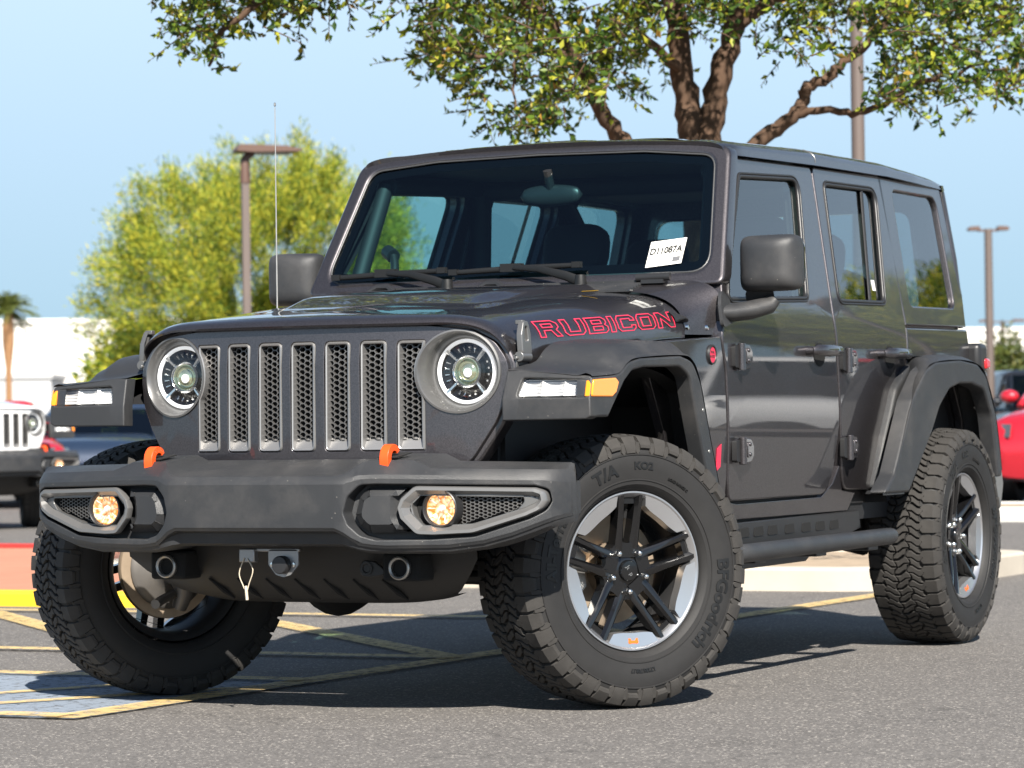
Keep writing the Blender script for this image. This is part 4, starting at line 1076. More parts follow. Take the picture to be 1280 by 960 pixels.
# top, bottom and ends
TB = lambda y: lerp(abs(y), [(0, .765), (.30, .765), (.345, .782), (.50, .779), (.545, .757), (.90, .750), (.94, .738)])
TF = lambda y: lerp(abs(y), [(0, .718), (.29, .718), (.335, .758), (.36, .764), (.48, .762), (.54, .738), (.90, .730), (.94, .716)])
def tops(y):
    x = XF(y); a = abs(y)
    xb = lerp(a, [(0, 2.09), (.3, 2.09), (.345, 2.08), (.52, 2.06), (.8, 2.045), (.912, 2.055)])
    fx = lerp(a, [(0, .016), (.29, .016), (.34, .05), (.5, .05), (.56, .022), (.9, .026), (.94, .03)])
    return [(xb-(.03 if a < .8 else .004), y, TB(y)-.10), (xb, y, TB(y)), (x-fx, y, TF(y)), (x-.004, y, ZU(y)+.008), (x, y, ZU(y)-.004)]
def bots(y):
    x = XF(y); a = abs(y); zl = ZL(y)
    b = lerp(a, [(0, .512), (.28, .512), (.36, .492), (.6, .490), (.72, .506), (.8, .532), (.94, .59)])
    k = lerp(a, [(0, .040), (.27, .040), (.33, .010), (1, .012)]); st = lerp(a, [(0, .012), (.27, .012), (.33, .004), (1, .004)])
    return [(x, y, zl+.004), (x-.006, y, zl-.006), (x-k, y, zl-st-.002), (x-k-.005, y, b+.008), (x-k-lerp(a, [(.8, .03), (.94, .012)]), y, b), (x-lerp(a, [(.6, .20), (.8, .12), (.94, .02)]), y, b+.005)]
ys = sorted(set(STM+[-.545, -.48, -.34, -.335, .335, .34, .48, .545]))
for fn in (tops, bots):
    rows = [fn(y) for y in ys]; k = len(rows[0])
    bp.add([p for r_ in rows for p in r_], [(i*k+j, i*k+j+1, (i+1)*k+j+1, (i+1)*k+j) for i in range(len(ys)-1) for j in range(k-1)])
for s in SIDES:
    y = s*.912; e1 = tops(y)[1:]; e2 = bots(y)
    prof = e1+e2[1:]; c0 = len(bp.v)
    bkp = [(min(x-.004, 2.050), s*.9145, .75*z+.25*.665) for x, _, z in prof]
    bp.add(prof+bkp, [(i, i+1, len(prof)+i+1, len(prof)+i) for i in range(len(prof)-1)])
    bp.add(bkp, [tuple(range(len(prof)))])
    # raised pads above the tow hooks
fb = obj('front_bumper', bp, 'plastic', car, 28)
for s in SIDES:
    pp = MB(); pl = pods[0 if s > 0 else 1]
    pp.merge(panel(offset(pl, .004), [], lambda y, z, d: (XF(y)-.055-d, y, z), STM[1:-1], (), 0, .004))
    blk = fillet([(s*.322, .605), (s*.334, .656), (s*.36, .684), (s*.485, .684), (s*.455, .645), (s*.455, .60), (s*.485, .553), (s*.365, .553), (s*.336, .572)], .012, 3)
    i_ = offset(blk, -.024); n = len(blk)
    pp.add([bmap(y, z, .055) for y, z in blk]+[bmap(y, z, .030) for y, z in blk]+[bmap(y, z, .006) for y, z in i_], [(a*n+i, a*n+(i+1) % n, (a+1)*n+(i+1) % n, (a+1)*n+i) for a in range(2) for i in range(n)])
    pp.merge(panel(i_, [], lambda y, z, d: (XF(y)-.006-d, y, z), STM[1:-1], (), 0, 0))
    obj('bumper_pod', pp, 'plastic', fb, 30)
for s in SIDES:
    mpz = lambda y, z, d: (XF(y)-d, s*y, z)
    bo = fillet([(.456, .626), (.466, .652), (.506, .688), (.84, .680), (.866, .670), (.870, .640), (.857, .616), (.818, .597), (.672, .550), (.56, .545), (.510, .547), (.464, .594)], [.01, .015, .03, .02, .02, .015, .04, .06, .1, .05, .03, .015], 4)
    bo = [(y, z) for y, z in bo]
    n = len(bo); b1 = offset(bo, -.003); b2 = offset(bo, -.012); b3 = offset(bo, -.026)
    m = MB().add([mpz(y, z, d) for lp, d in ((bo, .020), (bo, .000), (b1, -.006), (b2, -.006), (b3, .016)) for y, z in lp], [(a*n+i, a*n+(i+1) % n, (a+1)*n+(i+1) % n, (a+1)*n+i) for a in range(4) for i in range(n)])
    m.add([mpz(y, z, .016) for y, z in b3], [tuple(range(n))]) if False else None
    fbz = obj('fog_bezel', m, 'fog_grey', fb, 35)
    hole = fillet([(.490, .628), (.500, .654), (.525, .668), (.800, .662), (.806, .640), (.785, .614), (.645, .573), (.53, .568), (.500, .588)], .012, 4)
    pnl = panel(offset(b3, .002), [hole], lambda y, z, d: mpz(y, z, .016+d), (.55, .7, .82), (), .004, .03)
    obj('fog_panel', pnl, 'bezel_grey', fb, 35)
    bk = MB().prism(offset(hole, .004), lambda y, z, d: mpz(y, z, .048+d), 0, .003); obj('fog_backing', bk, 'gap_black', fb, 0)
    hx = MB(); 
    for ci in range(0, 15):
        for rz in range(9):
            y = .632+ci*.0118; z = .582+rz*.0102+(.0051 if ci % 2 else 0)
            zl = .584+(y-.64)*.26
            if y > .792 or z > .656 or z < zl: continue
            o_ = [(y+.0082*math.cos(R(60*i)), z+.0062*math.sin(R(60*i))) for i in range(6)]; i_ = [(y+.0064*math.cos(R(60*i)), z+.0045*math.sin(R(60*i))) for i in range(6)]
            hx.ring(o_, i_, lambda u, v, d: mpz(u, v, .034+d), .008, 0)
    obj('fog_honeycomb', hx, 'mesh_metal', fb, 0, fix=False)
    fx = XF(.572); Fg = lambda w_, a, b: (fx-.012+w_, s*.572+a, .622+b)
    obj('fog_housing', MB().lathe([(.060, -.034), (.056, .002), (.053, .004), (.049, .0), (.047, -.012)], 40, Fg), 'plastic_smooth', fb, 40)
    fg = MB().lathe([(.048, -.010), (.034, -.024), (.015, -.034), (0, -.036)], 40, Fg)
    obj('fog_reflector', fg, 'fog_glow', fb, 40)
    fc = MB()
    for i in range(10):
        q = R(i*36); c_, s_ = math.cos(q), math.sin(q); fc.tube([Fg(-.016, c_*.022, s_*.022), Fg(-.010, c_*.044, s_*.044)], [.0012, .002], 5)
    fc.lathe([(.011, -.018), (.008, -.008), (0, -.006)], 16, Fg)
    obj('fog_bulb', fc, 'lamp_white', fb, 40)
    obj('fog_lens', MB().lathe([(.048, -.004), (.036, .006), (.02, .010), (0, .011)], 32, Fg), 'lens_glass', fb, 60)
# tow hooks
for s in SIDES:
    m = MB(); y0 = s*.402
    path = smooth_poly([(2.256, 0, .735), (2.259, 0, .768), (2.252, 0, .788), (2.234, 0, .799), (2.212, 0, .795), (2.204, 0, .785)], 5)
    V = []; n = len(path)
    for i, p in enumerate(path):
        t = (path[min(i+1, n-1)]-path[max(i-1, 0)]).normalized(); nn = Vector((t.z, 0, -t.x)); h = .008+.005*(1-i/n)
        for dy, dn in ((-.014, -h), (.014, -h), (.014, h), (-.014, h)): V.append((p.x+nn.x*dn, y0+dy, p.z+nn.z*dn))
    m.add(V, [(i*4+j, i*4+(j+1) % 4, (i+1)*4+(j+1) % 4, (i+1)*4+j) for i in range(n-1) for j in range(4)]+[(0, 1, 2, 3), tuple((n-1)*4+j for j in range(4))])
    obj('tow_hook', m, 'hook_red', car, 40, .004, 3)
    sl_ = MB().box((2.15, y0-.03, .7745), (2.25, y0+.03, .7775), (0, .13, 0)); obj('hook_slot', sl_, 'gap_black', fb, 0)

# ---- skid plate, frame, axles
sk = MB()
prof = [(2.10, .505), (2.085, .44), (2.05, .395), (1.99, .345), (1.93, .328), (1.80, .325)]
hwid = [.60, .60, .56, .50, .455, .42]
rows = []
for (x, z), h in zip(prof, hwid):
    rows.append([(x-.02*(abs(q)**3), q*h, z+.03*(abs(q)**6)) for q in [i/16 for i in range(-16, 17)]])
k = 33; sk.add([p for r_ in rows for p in r_], [(i*k+j, i*k+j+1, (i+1)*k+j+1, (i+1)*k+j) for i in range(5) for j in range(k-1)])
s_ = obj('skid_plate', sk, 'skid_black', car, 40)
for y in (-.32, -.22, -.12, -.02, .08, .18, .28):
    obj('skid_rib', MB().tube([(2.060, y, .405), (2.018, y+.03, .366), (1.983, y+.045, .342)], [.003, .009, .003], 6), 'gap_black', s_, 40)
for y in (-.405, .395):
    tw = MB().lathe([(.034, -.02), (.035, .0), (.031, .004), (.026, .0), (.024, -.03)], 28, lambda w_, a, b: (2.172+w_, y+a, .445+b))
    te = obj('tow_eye', MB().box((2.06, y-.062, .405), (2.160, y+.062, .490)), 'gap_black', car, 0, .01); obj('tow_eye_ring', tw, 'steel', te, 40)
lk = MB().prism(fillet([(.235, .44), (.25, .467), (.29, .462), (.34, .425), (.27, .415), (.245, .418)], .015, 4), lambda y, z, d: (2.125-d, y, z), 0, .014); lk.lathe([(.020, .004), (.012, .004), (.011, -.01)], 20, lambda w_, a, b: (2.125+w_, .263+a, .442+b)); obj('tow_tab', lk, 'skid_black', car, 30, .003)
# winch plug plate with its cord
wp_ = MB().prism(fillet([(-.020, .500), (-.020, .455), (.005, .425), (.030, .418), (.055, .425), (.082, .455), (.082, .500)], .012, 4), lambda y, z, d: (2.215-d, y, z), 0, .006)
wq = obj('plug_plate', wp_, 'gunmetal', car, 30)
pl_ = MB().lathe([(.027, .0), (.027, .022), (.024, .026), (.0, .027)], 24, lambda w_, a, b: (2.215+w_, .031+a, .455+b)); obj('plug_cap', pl_, 'plastic_smooth', wq, 40)
bl = MB()
for y in (-.005, .066): bl.lathe([(0, .006), (.007, .005), (.008, 0)], 10, lambda w_, a, b, y=y: (2.215+w_, y+a, .455+b))
obj('plug_bolt', bl, 'chrome', wq, 30)
hb = MB().box((2.20, -.115, .462), (2.226, -.062, .502)); hb.box((2.20, -.12, .493), (2.215, .085, .504)); obj('cord_bracket', hb, 'gunmetal', wq, 20, .003)
cb = MB().tube(smooth_poly([(2.228, -.095, .475), (2.23, -.112, .43), (2.23, -.100, .395), (2.23, -.088, .375), (2.23, -.078, .40), (2.23, -.065, .44), (2.228, -.085, .473)], 5), .0018, 6)
cb.tube([(2.23, -.09, .392), (2.23, -.086, .35)], .005, 6); obj('plug_cord', cb, 'cord', wq, 60)
ch = MB()
for y in (-.42, .42):
    ch.box((-2.0, y-.04, .45), (2.06, y+.04, .56))
for x in (AX, -AX):
    ch.tube([(x, -.72, .40), (x, -.3, .41), (x, .3, .41), (x, .72, .40)], .045, 14); ch.lathe([(0, .15), (.10, .12), (.15, .0), (.12, -.12), (0, -.16)], 20, lambda w_, a, b, x=x: (x+w_, -.18+a, .41+b))
    for y in (-.5, .5):
        ch.tube([(x, y, .42), (x, y*.92, .85)], .05, 12); ch.tube([(x+.06, y*1.1, .40), (x+.05, y*1.0, .90)], .026, 10)
        ch.tube([(x, y, .36), (x-.8*(1 if x > 0 else -1), y*.8, .48)], .025, 8)
ch.tube([(AX+.14, -.70, .42), (AX+.14, .62, .46)], .02, 8); ch.tube([(AX+.20, -.68, .40), (AX+.20, .66, .40)], .018, 8)
ch.box((-1.2, -.35, .38), (.7, .35, .50)); ch.tube([(-1.9, .3, .42), (-.2, .2, .44)], .04, 10)
obj('chassis', ch, 'under_black', car, 40)

# ---- step bars and rocker guards
for s in SIDES:
    b = MB().tube([(.93, s*.915, .435), (.88, s*.926, .436), (.80, s*.93, .437), (-.56, s*.93, .444), (-.61, s*.928, .4445), (-.632, s*.922, .4445), (-.638, s*.918, .4445)], [.028, .030, .0305, .0305, .029, .022, .008], 18)
    st = obj('step_bar', b, 'plastic', car, 50)
    g = MB()
    for x in (.66, .10, -.42): g.box((x-.05, min(s*.70, s*.93), .40), (x+.05, max(s*.70, s*.93), .418))
    g.prism([(.95, .52), (-.70, .535), (-.72, .47), (-.55, .445), (.90, .435)], lambda x, z, d: (x, s*(.775-d), z), 0, .02)
    g.prism([(.80, .43), (-.45, .425), (-.30, .365), (.62, .36)], lambda x, z, d: (x, s*(.72-d), z), 0, .02)
    obj('rocker_guard', g, 'plastic_smooth', st, 30, .003)
    for x in (.55, .42, .29, .16, .0, -.16, -.3, -.44):
        obj('rocker_slot', MB().prism(fillet([(x-.045, .476), (x+.045, .474), (x+.035, .505), (x-.035, .507)], .006, 3), lambda u, v, d: (u, s*(.777+d), v), -.003, .001), 'gap_black', st, 0)

# ---- wheels
make_wheel(car, (AX+.022, .790, TR), R(-31.5), R(0))
make_wheel(car, (-AX, .795, TR), R(0), R(14))
make_wheel(car, (AX+.04, -.808, TR), R(180-33), R(40))
make_wheel(car, (-AX, -.795, TR), R(180), R(100))

# ---- cabin
tagd = MB()
tagd.grid(lambda u, v: (.60-.34*u, -.70+1.4*v, 1.275-.05*u+.018*math.sin(math.pi*u)), 8, 12); tagd.box((.20, -.70, .75), (.27, .70, 1.225))
obj('dashboard', tagd, 'interior', car, 40, .01)
gb = MB().tube(smooth_poly([(.40, -.60, 1.26), (.36, -.59, 1.33), (.30, -.60, 1.42), (.27, -.62, 1.47)], 5), .016, 10); gb.tube([(.27, -.62, 1.47), (.24, -.66, 1.49)], .026, 10); obj('grab_handle', gb, 'plastic_smooth', car, 50)
stw = MB().tube([(.19+.10*math.sin(a)*-.35, .38+.185*math.cos(a), 1.17+.185*math.sin(a)*.93) for a in [2*math.pi*i/40 for i in range(40)]], .016, 10, closed=True)
stw.tube([(.21, .21, 1.17), (.225, .38, 1.165), (.21, .55, 1.17)], [.016, .05, .016], 8); stw.tube([(.225, .38, 1.165), (.24, .38, 1.0)], .03, 8)
obj('steering_wheel', stw, 'plastic_smooth', car, 50)
rm = MB().grid(lambda u, v: (.36+.02*math.cos(2*math.pi*v)*math.sin(math.pi*u)**.3, .05+.24*(u-.5), 1.655+.038*math.sin(2*math.pi*v)*math.sin(math.pi*u)**.3), 14, 17)
rm.tube([(.355, .05, 1.66), (.39, .05, 1.74)], .016, 8); obj('rear_view_mirror', rm, 'plastic_smooth', car, 60)
def seat(x, y, wd, h=True):
    m = MB()
    def pad(c, e, rot):
        g = MB().grid(lambda u, v: (e[0]*math.copysign(abs(math.cos(math.pi*(u-.5)))**.5, 1)*math.copysign(abs(math.cos(2*math.pi*v))**.5, math.cos(2*math.pi*v)), e[1]*abs(math.cos(math.pi*(u-.5)))**.5*math.copysign(abs(math.sin(2*math.pi*v))**.5, math.sin(2*math.pi*v)), e[2]*math.copysign(abs(math.sin(math.pi*(u-.5)))**.6, u-.5)), 12, 25)
        Rm = Euler((0, rot, 0)).to_matrix(); m.add([tuple(Rm @ Vector(p)+Vector(c)) for p in g.v], g.f)
    pad((x, y, .84), (.27, wd, .08), R(-6)); pad((x-.24, y, 1.14), (.075, wd, .32), R(-14))
    return m, pad
for (x, y, wd) in ((-.42, .37, .25), (-.42, -.37, .25), (-1.10, .33, .30), (-1.10, -.33, .30)):
    m, pad = seat(x, y, wd); so_ = obj('seat', m, 'seat', car, 60)
    m2, pad2 = seat(x, y, wd); m2.v = []; m2.f = []; pad2((x-.33, y, 1.53 if x > -.5 else 1.50), (.055, .13, .095), R(-12)); m2.tube([(x-.30, y-.05, 1.40), (x-.32, y-.05, 1.5)], .008, 6); m2.tube([(x-.30, y+.05, 1.40), (x-.32, y+.05, 1.5)], .008, 6)
    obj('headrest', m2, 'seat', so_, 60)
rbm = MB()
for s in SIDES:
    rbm.tube([(.30, s*.62, 1.72), (-.42, s*.63, 1.755), (-1.2, s*.63, 1.755), (-1.8, s*.60, 1.2)], .035, 10); rbm.tube([(-.46, s*.645, 1.2), (-.46, s*.63, 1.755)], .042, 10); rbm.tube([(.48, s*.675, 1.30), (.30, s*.63, 1.72)], .03, 10)
rbm.tube([(-.46, -.62, 1.745), (-.46, .62, 1.745)], .04, 10)
obj('roll_bar', rbm, 'interior', car, 50)
an = MB().tube([(.905, -.735, 1.16), (.905, -.735, 1.96)], [.003, .0016], 6); an.lathe([(0, .012), (.004, .008), (.004, 0), (0, -.004)], 8, lambda w_, a, b: (.905+a, -.735+b, 1.965+w_)); an.lathe([(.018, 0), (.012, .03), (.004, .04)], 12, lambda w_, a, b: (.905+a, -.735+b, 1.13+w_))
obj('antenna', an, 'steel', car, 40)
ys_ = MB().prism([(-.035, -.01), (.03, -.016), (.045, .006), (-.02, .012)], lambda u, v, d: (.98+u*.5+v, .47+u*1.1, 1.2915+d), 0, .0008); obj('hood_sticker', ys_, 'sticker_yellow', hd, 0, label='tiny yellow sticker on the hood')
ys_ = MB().prism([(-.03, -.012), (.03, -.012), (.03, .012), (-.03, .012)], lambda u, v, d: (.83+u*.7+v, .55+u*.5, 1.296+d), 0, .0008); obj('hood_sticker', ys_, 'white_paper', hd, 0)
# ================================================================== surroundings
def nodes_of(name):
    m = bpy.data.materials.new(name); m.use_nodes = True; M[name] = m
    return m, m.node_tree, m.node_tree.nodes['Principled BSDF']
def asphalt(name, lo, hi):
    m, t, b = nodes_of(name); g = t.nodes.new('ShaderNodeNewGeometry')
    def noise(sc_, det=4, rough=.5):
        n = t.nodes.new('ShaderNodeTexNoise'); n.inputs['Scale'].default_value = sc_; n.inputs['Detail'].default_value = det; n.inputs['Roughness'].default_value = rough
        t.links.new(g.outputs['Position'], n.inputs['Vector']); return n
    def mixc(f, a, c_, bl='MIX'):
        x = t.nodes.new('ShaderNodeMix'); x.data_type = 'RGBA'; x.blend_type = bl
        if isinstance(f, float): x.inputs[0].default_value = f
        else: t.links.new(f, x.inputs[0])
        for i, q in ((6, a), (7, c_)):
            if isinstance(q, tuple): x.inputs[i].default_value = q
            else: t.links.new(q, x.inputs[i])
        return x.outputs[2]
    def rng(sock, a, b_, c_, d_):
        r_ = t.nodes.new('ShaderNodeMapRange'); r_.inputs[1].default_value = a; r_.inputs[2].default_value = b_; r_.inputs[3].default_value = c_; r_.inputs[4].default_value = d_
        t.links.new(sock, r_.inputs[0]); return r_.outputs[0]
    big = noise(.35, 6, .6); mid = noise(3.0, 6, .65)
    v = t.nodes.new('ShaderNodeTexVoronoi'); v.inputs['Scale'].default_value = 150; t.links.new(g.outputs['Position'], v.inputs['Vector'])
    sp = t.nodes.new('ShaderNodeSeparateColor'); t.links.new(v.outputs['Color'], sp.inputs[0])
    base = mixc(rng(big.outputs[0], .3, .7, 0, 1), lo, hi)
    base = mixc(rng(mid.outputs[0], .35, .7, 0, .35), base, tuple(x*.55 for x in lo[:3])+(1,))
    st = noise(.9, 3, .5); base = mixc(rng(st.outputs[0], .60, .72, 0, .55), base, tuple(x*.42 for x in lo[:3])+(1,))
    stone = mixc(rng(sp.outputs[0], 0, 1, 0, 1), tuple(x*.6 for x in lo[:3])+(1,), tuple(min(1, x*1.45) for x in hi[:3])+(1,))
    base = mixc(.55, base, stone)
    pale = mixc(rng(sp.outputs[1], .93, .96, 0, .8), base, (.42, .39, .35, 1))
    # hairline cracks
    cr = t.nodes.new('ShaderNodeTexVoronoi'); cr.feature = 'DISTANCE_TO_EDGE'; cr.inputs['Scale'].default_value = .22
    wv = noise(1.3, 5); ad = t.nodes.new('ShaderNodeVectorMath'); ad.operation = 'ADD'
    t.links.new(g.outputs['Position'], ad.inputs[0]); t.links.new(wv.outputs['Color'], ad.inputs[1]); t.links.new(ad.outputs[0], cr.inputs['Vector'])
    fin = mixc(rng(cr.outputs['Distance'], .0, .0025, .35, 0), pale, (.02, .02, .02, 1))
    t.links.new(fin, b.inputs['Base Color']); b.inputs['Roughness'].default_value = .86; b.inputs['Specular IOR Level'].default_value = .35
    bp_ = t.nodes.new('ShaderNodeBump'); bp_.inputs['Strength'].default_value = .55; bp_.inputs['Distance'].default_value = .004
    t.links.new(v.outputs['Distance'], bp_.inputs['Height']); t.links.new(bp_.outputs[0], b.inputs['Normal'])
    return m
asphalt('asphalt', (.100, .093, .088, 1), (.146, .136, .127, 1))
def road_paint(name, c_, wear, cover):
    m, t, b = nodes_of(name); g = t.nodes.new('ShaderNodeNewGeometry'); b.inputs['Base Color'].default_value = (*c_, 1); b.inputs['Roughness'].default_value = .8
    n = t.nodes.new('ShaderNodeTexNoise'); n.inputs['Scale'].default_value = 26; n.inputs['Detail'].default_value = 8; n.inputs['Roughness'].default_value = .7
    t.links.new(g.outputs['Position'], n.inputs['Vector'])
    r_ = t.nodes.new('ShaderNodeMapRange'); r_.inputs[1].default_value = wear-.09; r_.inputs[2].default_value = wear+.09; r_.inputs[3].default_value = 0; r_.inputs[4].default_value = cover
    t.links.new(n.outputs[0], r_.inputs[0])
    tr = t.nodes.new('ShaderNodeBsdfTransparent'); mx = t.nodes.new('ShaderNodeMixShader'); o = t.nodes['Material Output']
    t.links.new(r_.outputs[0], mx.inputs[0]); t.links.new(tr.outputs[0], mx.inputs[1]); t.links.new(b.outputs[0], mx.inputs[2]); t.links.new(mx.outputs[0], o.inputs[0])
road_paint('yellow_line', (.66, .47, .19), .43, .78); road_paint('blue_paint', (.27, .32, .39), .40, .75)
g = obj('ground', MB().grid(lambda u, v: (-600+900*u, -600+1100*v, 0), 3, 3), 'asphalt', None, 0); tag(g, kind='structure', label='sunlit grey asphalt of the parking lot')
def sheet(name, poly, z, m, label=None):
    o = obj(name, MB().add([(x, y, z) for x, y in poly], [tuple(range(len(poly)))]), m, None, 0); tag(o, kind='structure', label=label); return o
def line_mb(mb, a, b, w_, z):
    a, b = Vector(a), Vector(b); t = (b-a).normalized(); n = Vector((-t.y, t.x))*w_/2
    mb.add([(p.x, p.y, z) for p in (a+n, b+n, b-n, a-n)], [(0, 3, 2, 1)])
sheet('blue_bay_paint', [(.92, -.55), (2.46, -.55), (2.46, -5.5), (.92, -5.5)], .004, 'blue_paint', 'faded blue painted parking bay at lower left')
yl = MB(); Z = .008
line_mb(yl, (2.47, -.60), (-5.0, -.60), .13, Z)
for x, y1 in ((2.42, -7), (.97, -7), (-.15, -7), (-2.53, -7)): line_mb(yl, (x, -.60), (x, y1), .12, Z+.004)
for k in range(5):
    b = -1.37*k+0.; line_mb(yl, (-.20, -.66+b), (-2.48, -2.94+b), .13, Z+.0)
line_mb(yl, (-1.75, -.66), (-2.48, -1.42), .10, Z)
line_mb(yl, (1.30, -.66), (2.37, -1.26), .08, Z); line_mb(yl, (1.02, -1.0), (2.37, -1.62), .08, Z)
tag(obj('parking_lines', yl, 'yellow_line', None, 0), kind='structure', label='worn yellow parking lines on the asphalt')
mat('concrete', (.46, .41, .34), .9, var=.3, vscale=3, bump=.3, bscale=60)
mat('concrete_white', (.62, .60, .56), .9, var=.15, vscale=4)
mat('kerb_yellow', (.70, .43, .015), .7, var=.12, vscale=6)
mat('terracotta', (.44, .19, .115), .85, var=.2, vscale=3)
mat('kerb_red', (.50, .03, .025), .7, var=.15, vscale=6)
mat('soil', (.34, .26, .18), .95, var=.4, vscale=8, bump=.6, bscale=40)
def island(poly, kerb_m, top_m, h=.12, w_=.16):
    k = MB().ring(poly, offset(poly, -w_), lambda x, y, d: (x, y, d), -.02, h)
    o = obj('kerb', k, kerb_m, None, 30, .015, 2); tag(o, kind='structure')
    i_ = offset(poly, -w_+.01)
    t = obj('planting_bed' if top_m == 'soil' else 'pavement', MB().add([(x, y, h-.012) for x, y in i_], [tuple(range(len(i_)))]), top_m, None, 0); tag(t, kind='structure')
    return o
tag(island(fillet([(-5.10, -.62), (-7.6, -.62), (-7.6, -5.6), (-5.10, -5.6)], .5, 8), 'concrete', 'soil'), label='pale concrete kerb of the tree island')
tag(island(fillet([(-2.95, -3.7), (-2.95, -14), (-8.6, -14), (-8.6, -3.7)], .3, 6), 'kerb_yellow', 'terracotta', .075), label='yellow painted kerb at far left')
line = MB().box((-8.60, -13.9, .06), (-8.44, -3.9, .09)); tag(obj('red_kerb', line, 'kerb_red', None, 0), kind='structure', label='red painted kerb edge at far left')
tag(island(fillet([(-16.5, -1.3), (-18.5, -1.3), (-18.5, -6), (-16.5, -6)], .4, 6), 'concrete_white', 'soil'), label='far pale kerb beyond the rear wheel')
tag(island(fillet([(-8.6, 1.4), (-11.0, 1.4), (-11.0, -.75), (-8.6, -.75)], .4, 6), 'concrete_white', 'concrete_white', .06), label='pale concrete pad beside the rear wheel')

# ---------------- leaves
def leaf_mat(name, stops, trans=.35, rough=.5):
    m, t, b = nodes_of(name); g = t.nodes.new('ShaderNodeNewGeometry'); cr = t.nodes.new('ShaderNodeValToRGB')
    e = cr.color_ramp.elements
    while len(e) < len(stops): e.new(.5)
    for q, (p, c_) in zip(e, stops): q.position = p; q.color = (*c_, 1)
    t.links.new(g.outputs['Random Per Island'], cr.inputs[0]); t.links.new(cr.outputs[0], b.inputs['Base Color']); b.inputs['Roughness'].default_value = rough
    tl = t.nodes.new('ShaderNodeBsdfTranslucent'); t.links.new(cr.outputs[0], tl.inputs[0]); mx = t.nodes.new('ShaderNodeMixShader'); mx.inputs[0].default_value = trans
    t.links.new(b.outputs[0], mx.inputs[1]); t.links.new(tl.outputs[0], mx.inputs[2]); t.links.new(mx.outputs[0], t.nodes['Material Output'].inputs[0])
leaf_mat('oak_leaf', [(0, (.014, .038, .005)), (.30, (.038, .085, .009)), (.55, (.10, .165, .013)), (.78, (.23, .28, .020)), (.95, (.40, .39, .03)), (1, (.34, .18, .03))])
leaf_mat('palo_leaf', [(0, (.045, .11, .020)), (.25, (.13, .22, .030)), (.5, (.31, .38, .04)), (.72, (.52, .52, .05)), (1, (.74, .62, .06))], .45, .7)
leaf_mat('palm_leaf', [(0, (.07, .11, .02)), (1, (.24, .26, .06))], .3)
leaf_mat('bush_leaf', [(0, (.03, .05, .01)), (.5, (.08, .11, .02)), (1, (.20, .19, .04))], .3)
mat('oak_bark', (.085, .048, .028), .9, var=.65, vscale=9, bump=1.0, bscale=25)
mat('palo_bark', (.20, .19, .08), .8, var=.3, vscale=5)
mat('palm_bark', (.28, .15, .07), .95, var=.4, vscale=12, bump=1, bscale=20)
mat('pole_brown', (.115, .088, .076), .55, var=.1, vscale=3)
mat('lamp_head', (.10, .055, .04), .5)
mat('wall_white', (.78, .75, .70), .9, var=.05, vscale=.3)
mat('wall_tan', (.55, .45, .33), .9, var=.1, vscale=.5)
mat('wall_grey', (.45, .45, .45), .9)
mat('dark_glass', (.015, .02, .025), .05)

def leaves_obj(name, P, D, L, W, m, parent, seed=1, fold=.25):
    """one folded leaf (two quads) per row: base point, direction, length, width"""
    n = len(P); rg = np.random.default_rng(seed)
    D = D/np.linalg.norm(D, axis=1, keepdims=True); q = rg.normal(size=(n, 3)); S_ = np.cross(D, q); S_ /= np.linalg.norm(S_, axis=1, keepdims=True)+1e-9; N_ = np.cross(D, S_)
    L = L[:, None]; W = W[:, None]
    base = P; tip = P+D*L; mid1 = P+D*L*.42
    v = np.stack([base, mid1+S_*W*.5+N_*W*fold, tip, mid1-S_*W*.5+N_*W*fold], 1).reshape(-1, 3)
    me = bpy.data.meshes.new(name); me.vertices.add(4*n); me.vertices.foreach_set('co', v.ravel().astype(np.float32))
    i = np.arange(n)*4
    f = np.stack([i, i+1, i+2, i, i+2, i+3], 1).ravel()
    me.loops.add(6*n); me.loops.foreach_set('vertex_index', f.astype(np.int32)); me.polygons.add(2*n)
    me.polygons.foreach_set('loop_start', (np.arange(2*n)*3).astype(np.int32)); me.polygons.foreach_set('loop_total', np.full(2*n, 3, np.int32))
    me.update(calc_edges=True); me.materials.append(M[m])
    o = bpy.data.objects.new(name, me); col.objects.link(o); o.parent = parent; return o
def limb(mb, pts, r0, r1, n=9, wob=0., seed=0):
    g_ = random.Random(seed); pts = smooth_poly(pts, 5); k = len(pts)
    if wob: pts = [p+Vector((g_.uniform(-1, 1), g_.uniform(-1, 1), g_.uniform(-1, 1)))*wob*min(1, i/3) for i, p in enumerate(pts)]
    mb.tube(pts, [(r0+(r1-r0)*i/(k-1))*(1+.08*g_.uniform(-1, 1)) for i in range(k)], n); return pts

# ---------------- live oak whose crown hangs into the top of the picture
oak = empty('oak_tree', (-6.0, -2.05, .1)); tag(oak, 'gnarled oak with small glossy leaves rising behind the roof of the dark car', 'tree')
OB = Vector(oak.location); Aq = lambda px, py, D=17.8: at(px, py, D)-OB
tk = MB(); fork = Aq(872, 195, 17.8)
def flare(p): return p
limb(tk, [(0, 0, -.1), (.03, .02, .8), (.0, .06, 1.6), fork], .19, .12, 12, .02, 1)
tips = []
def L_(pts, r0, r1, seed): 
    p = limb(tk, pts, r0, r1, 9, .012, seed); tips.append(p); return p
L_([fork+Vector((0, 0, -.1)), Aq(862, 150), Aq(853, 90), Aq(843, 20), Aq(838, -60), Aq(820, -180)], .078, .045, 2)
L_([fork+Vector((0, 0, -.1)), Aq(888, 150), Aq(900, 95), Aq(918, 35), Aq(935, -40), Aq(960, -170)], .080, .042, 3)
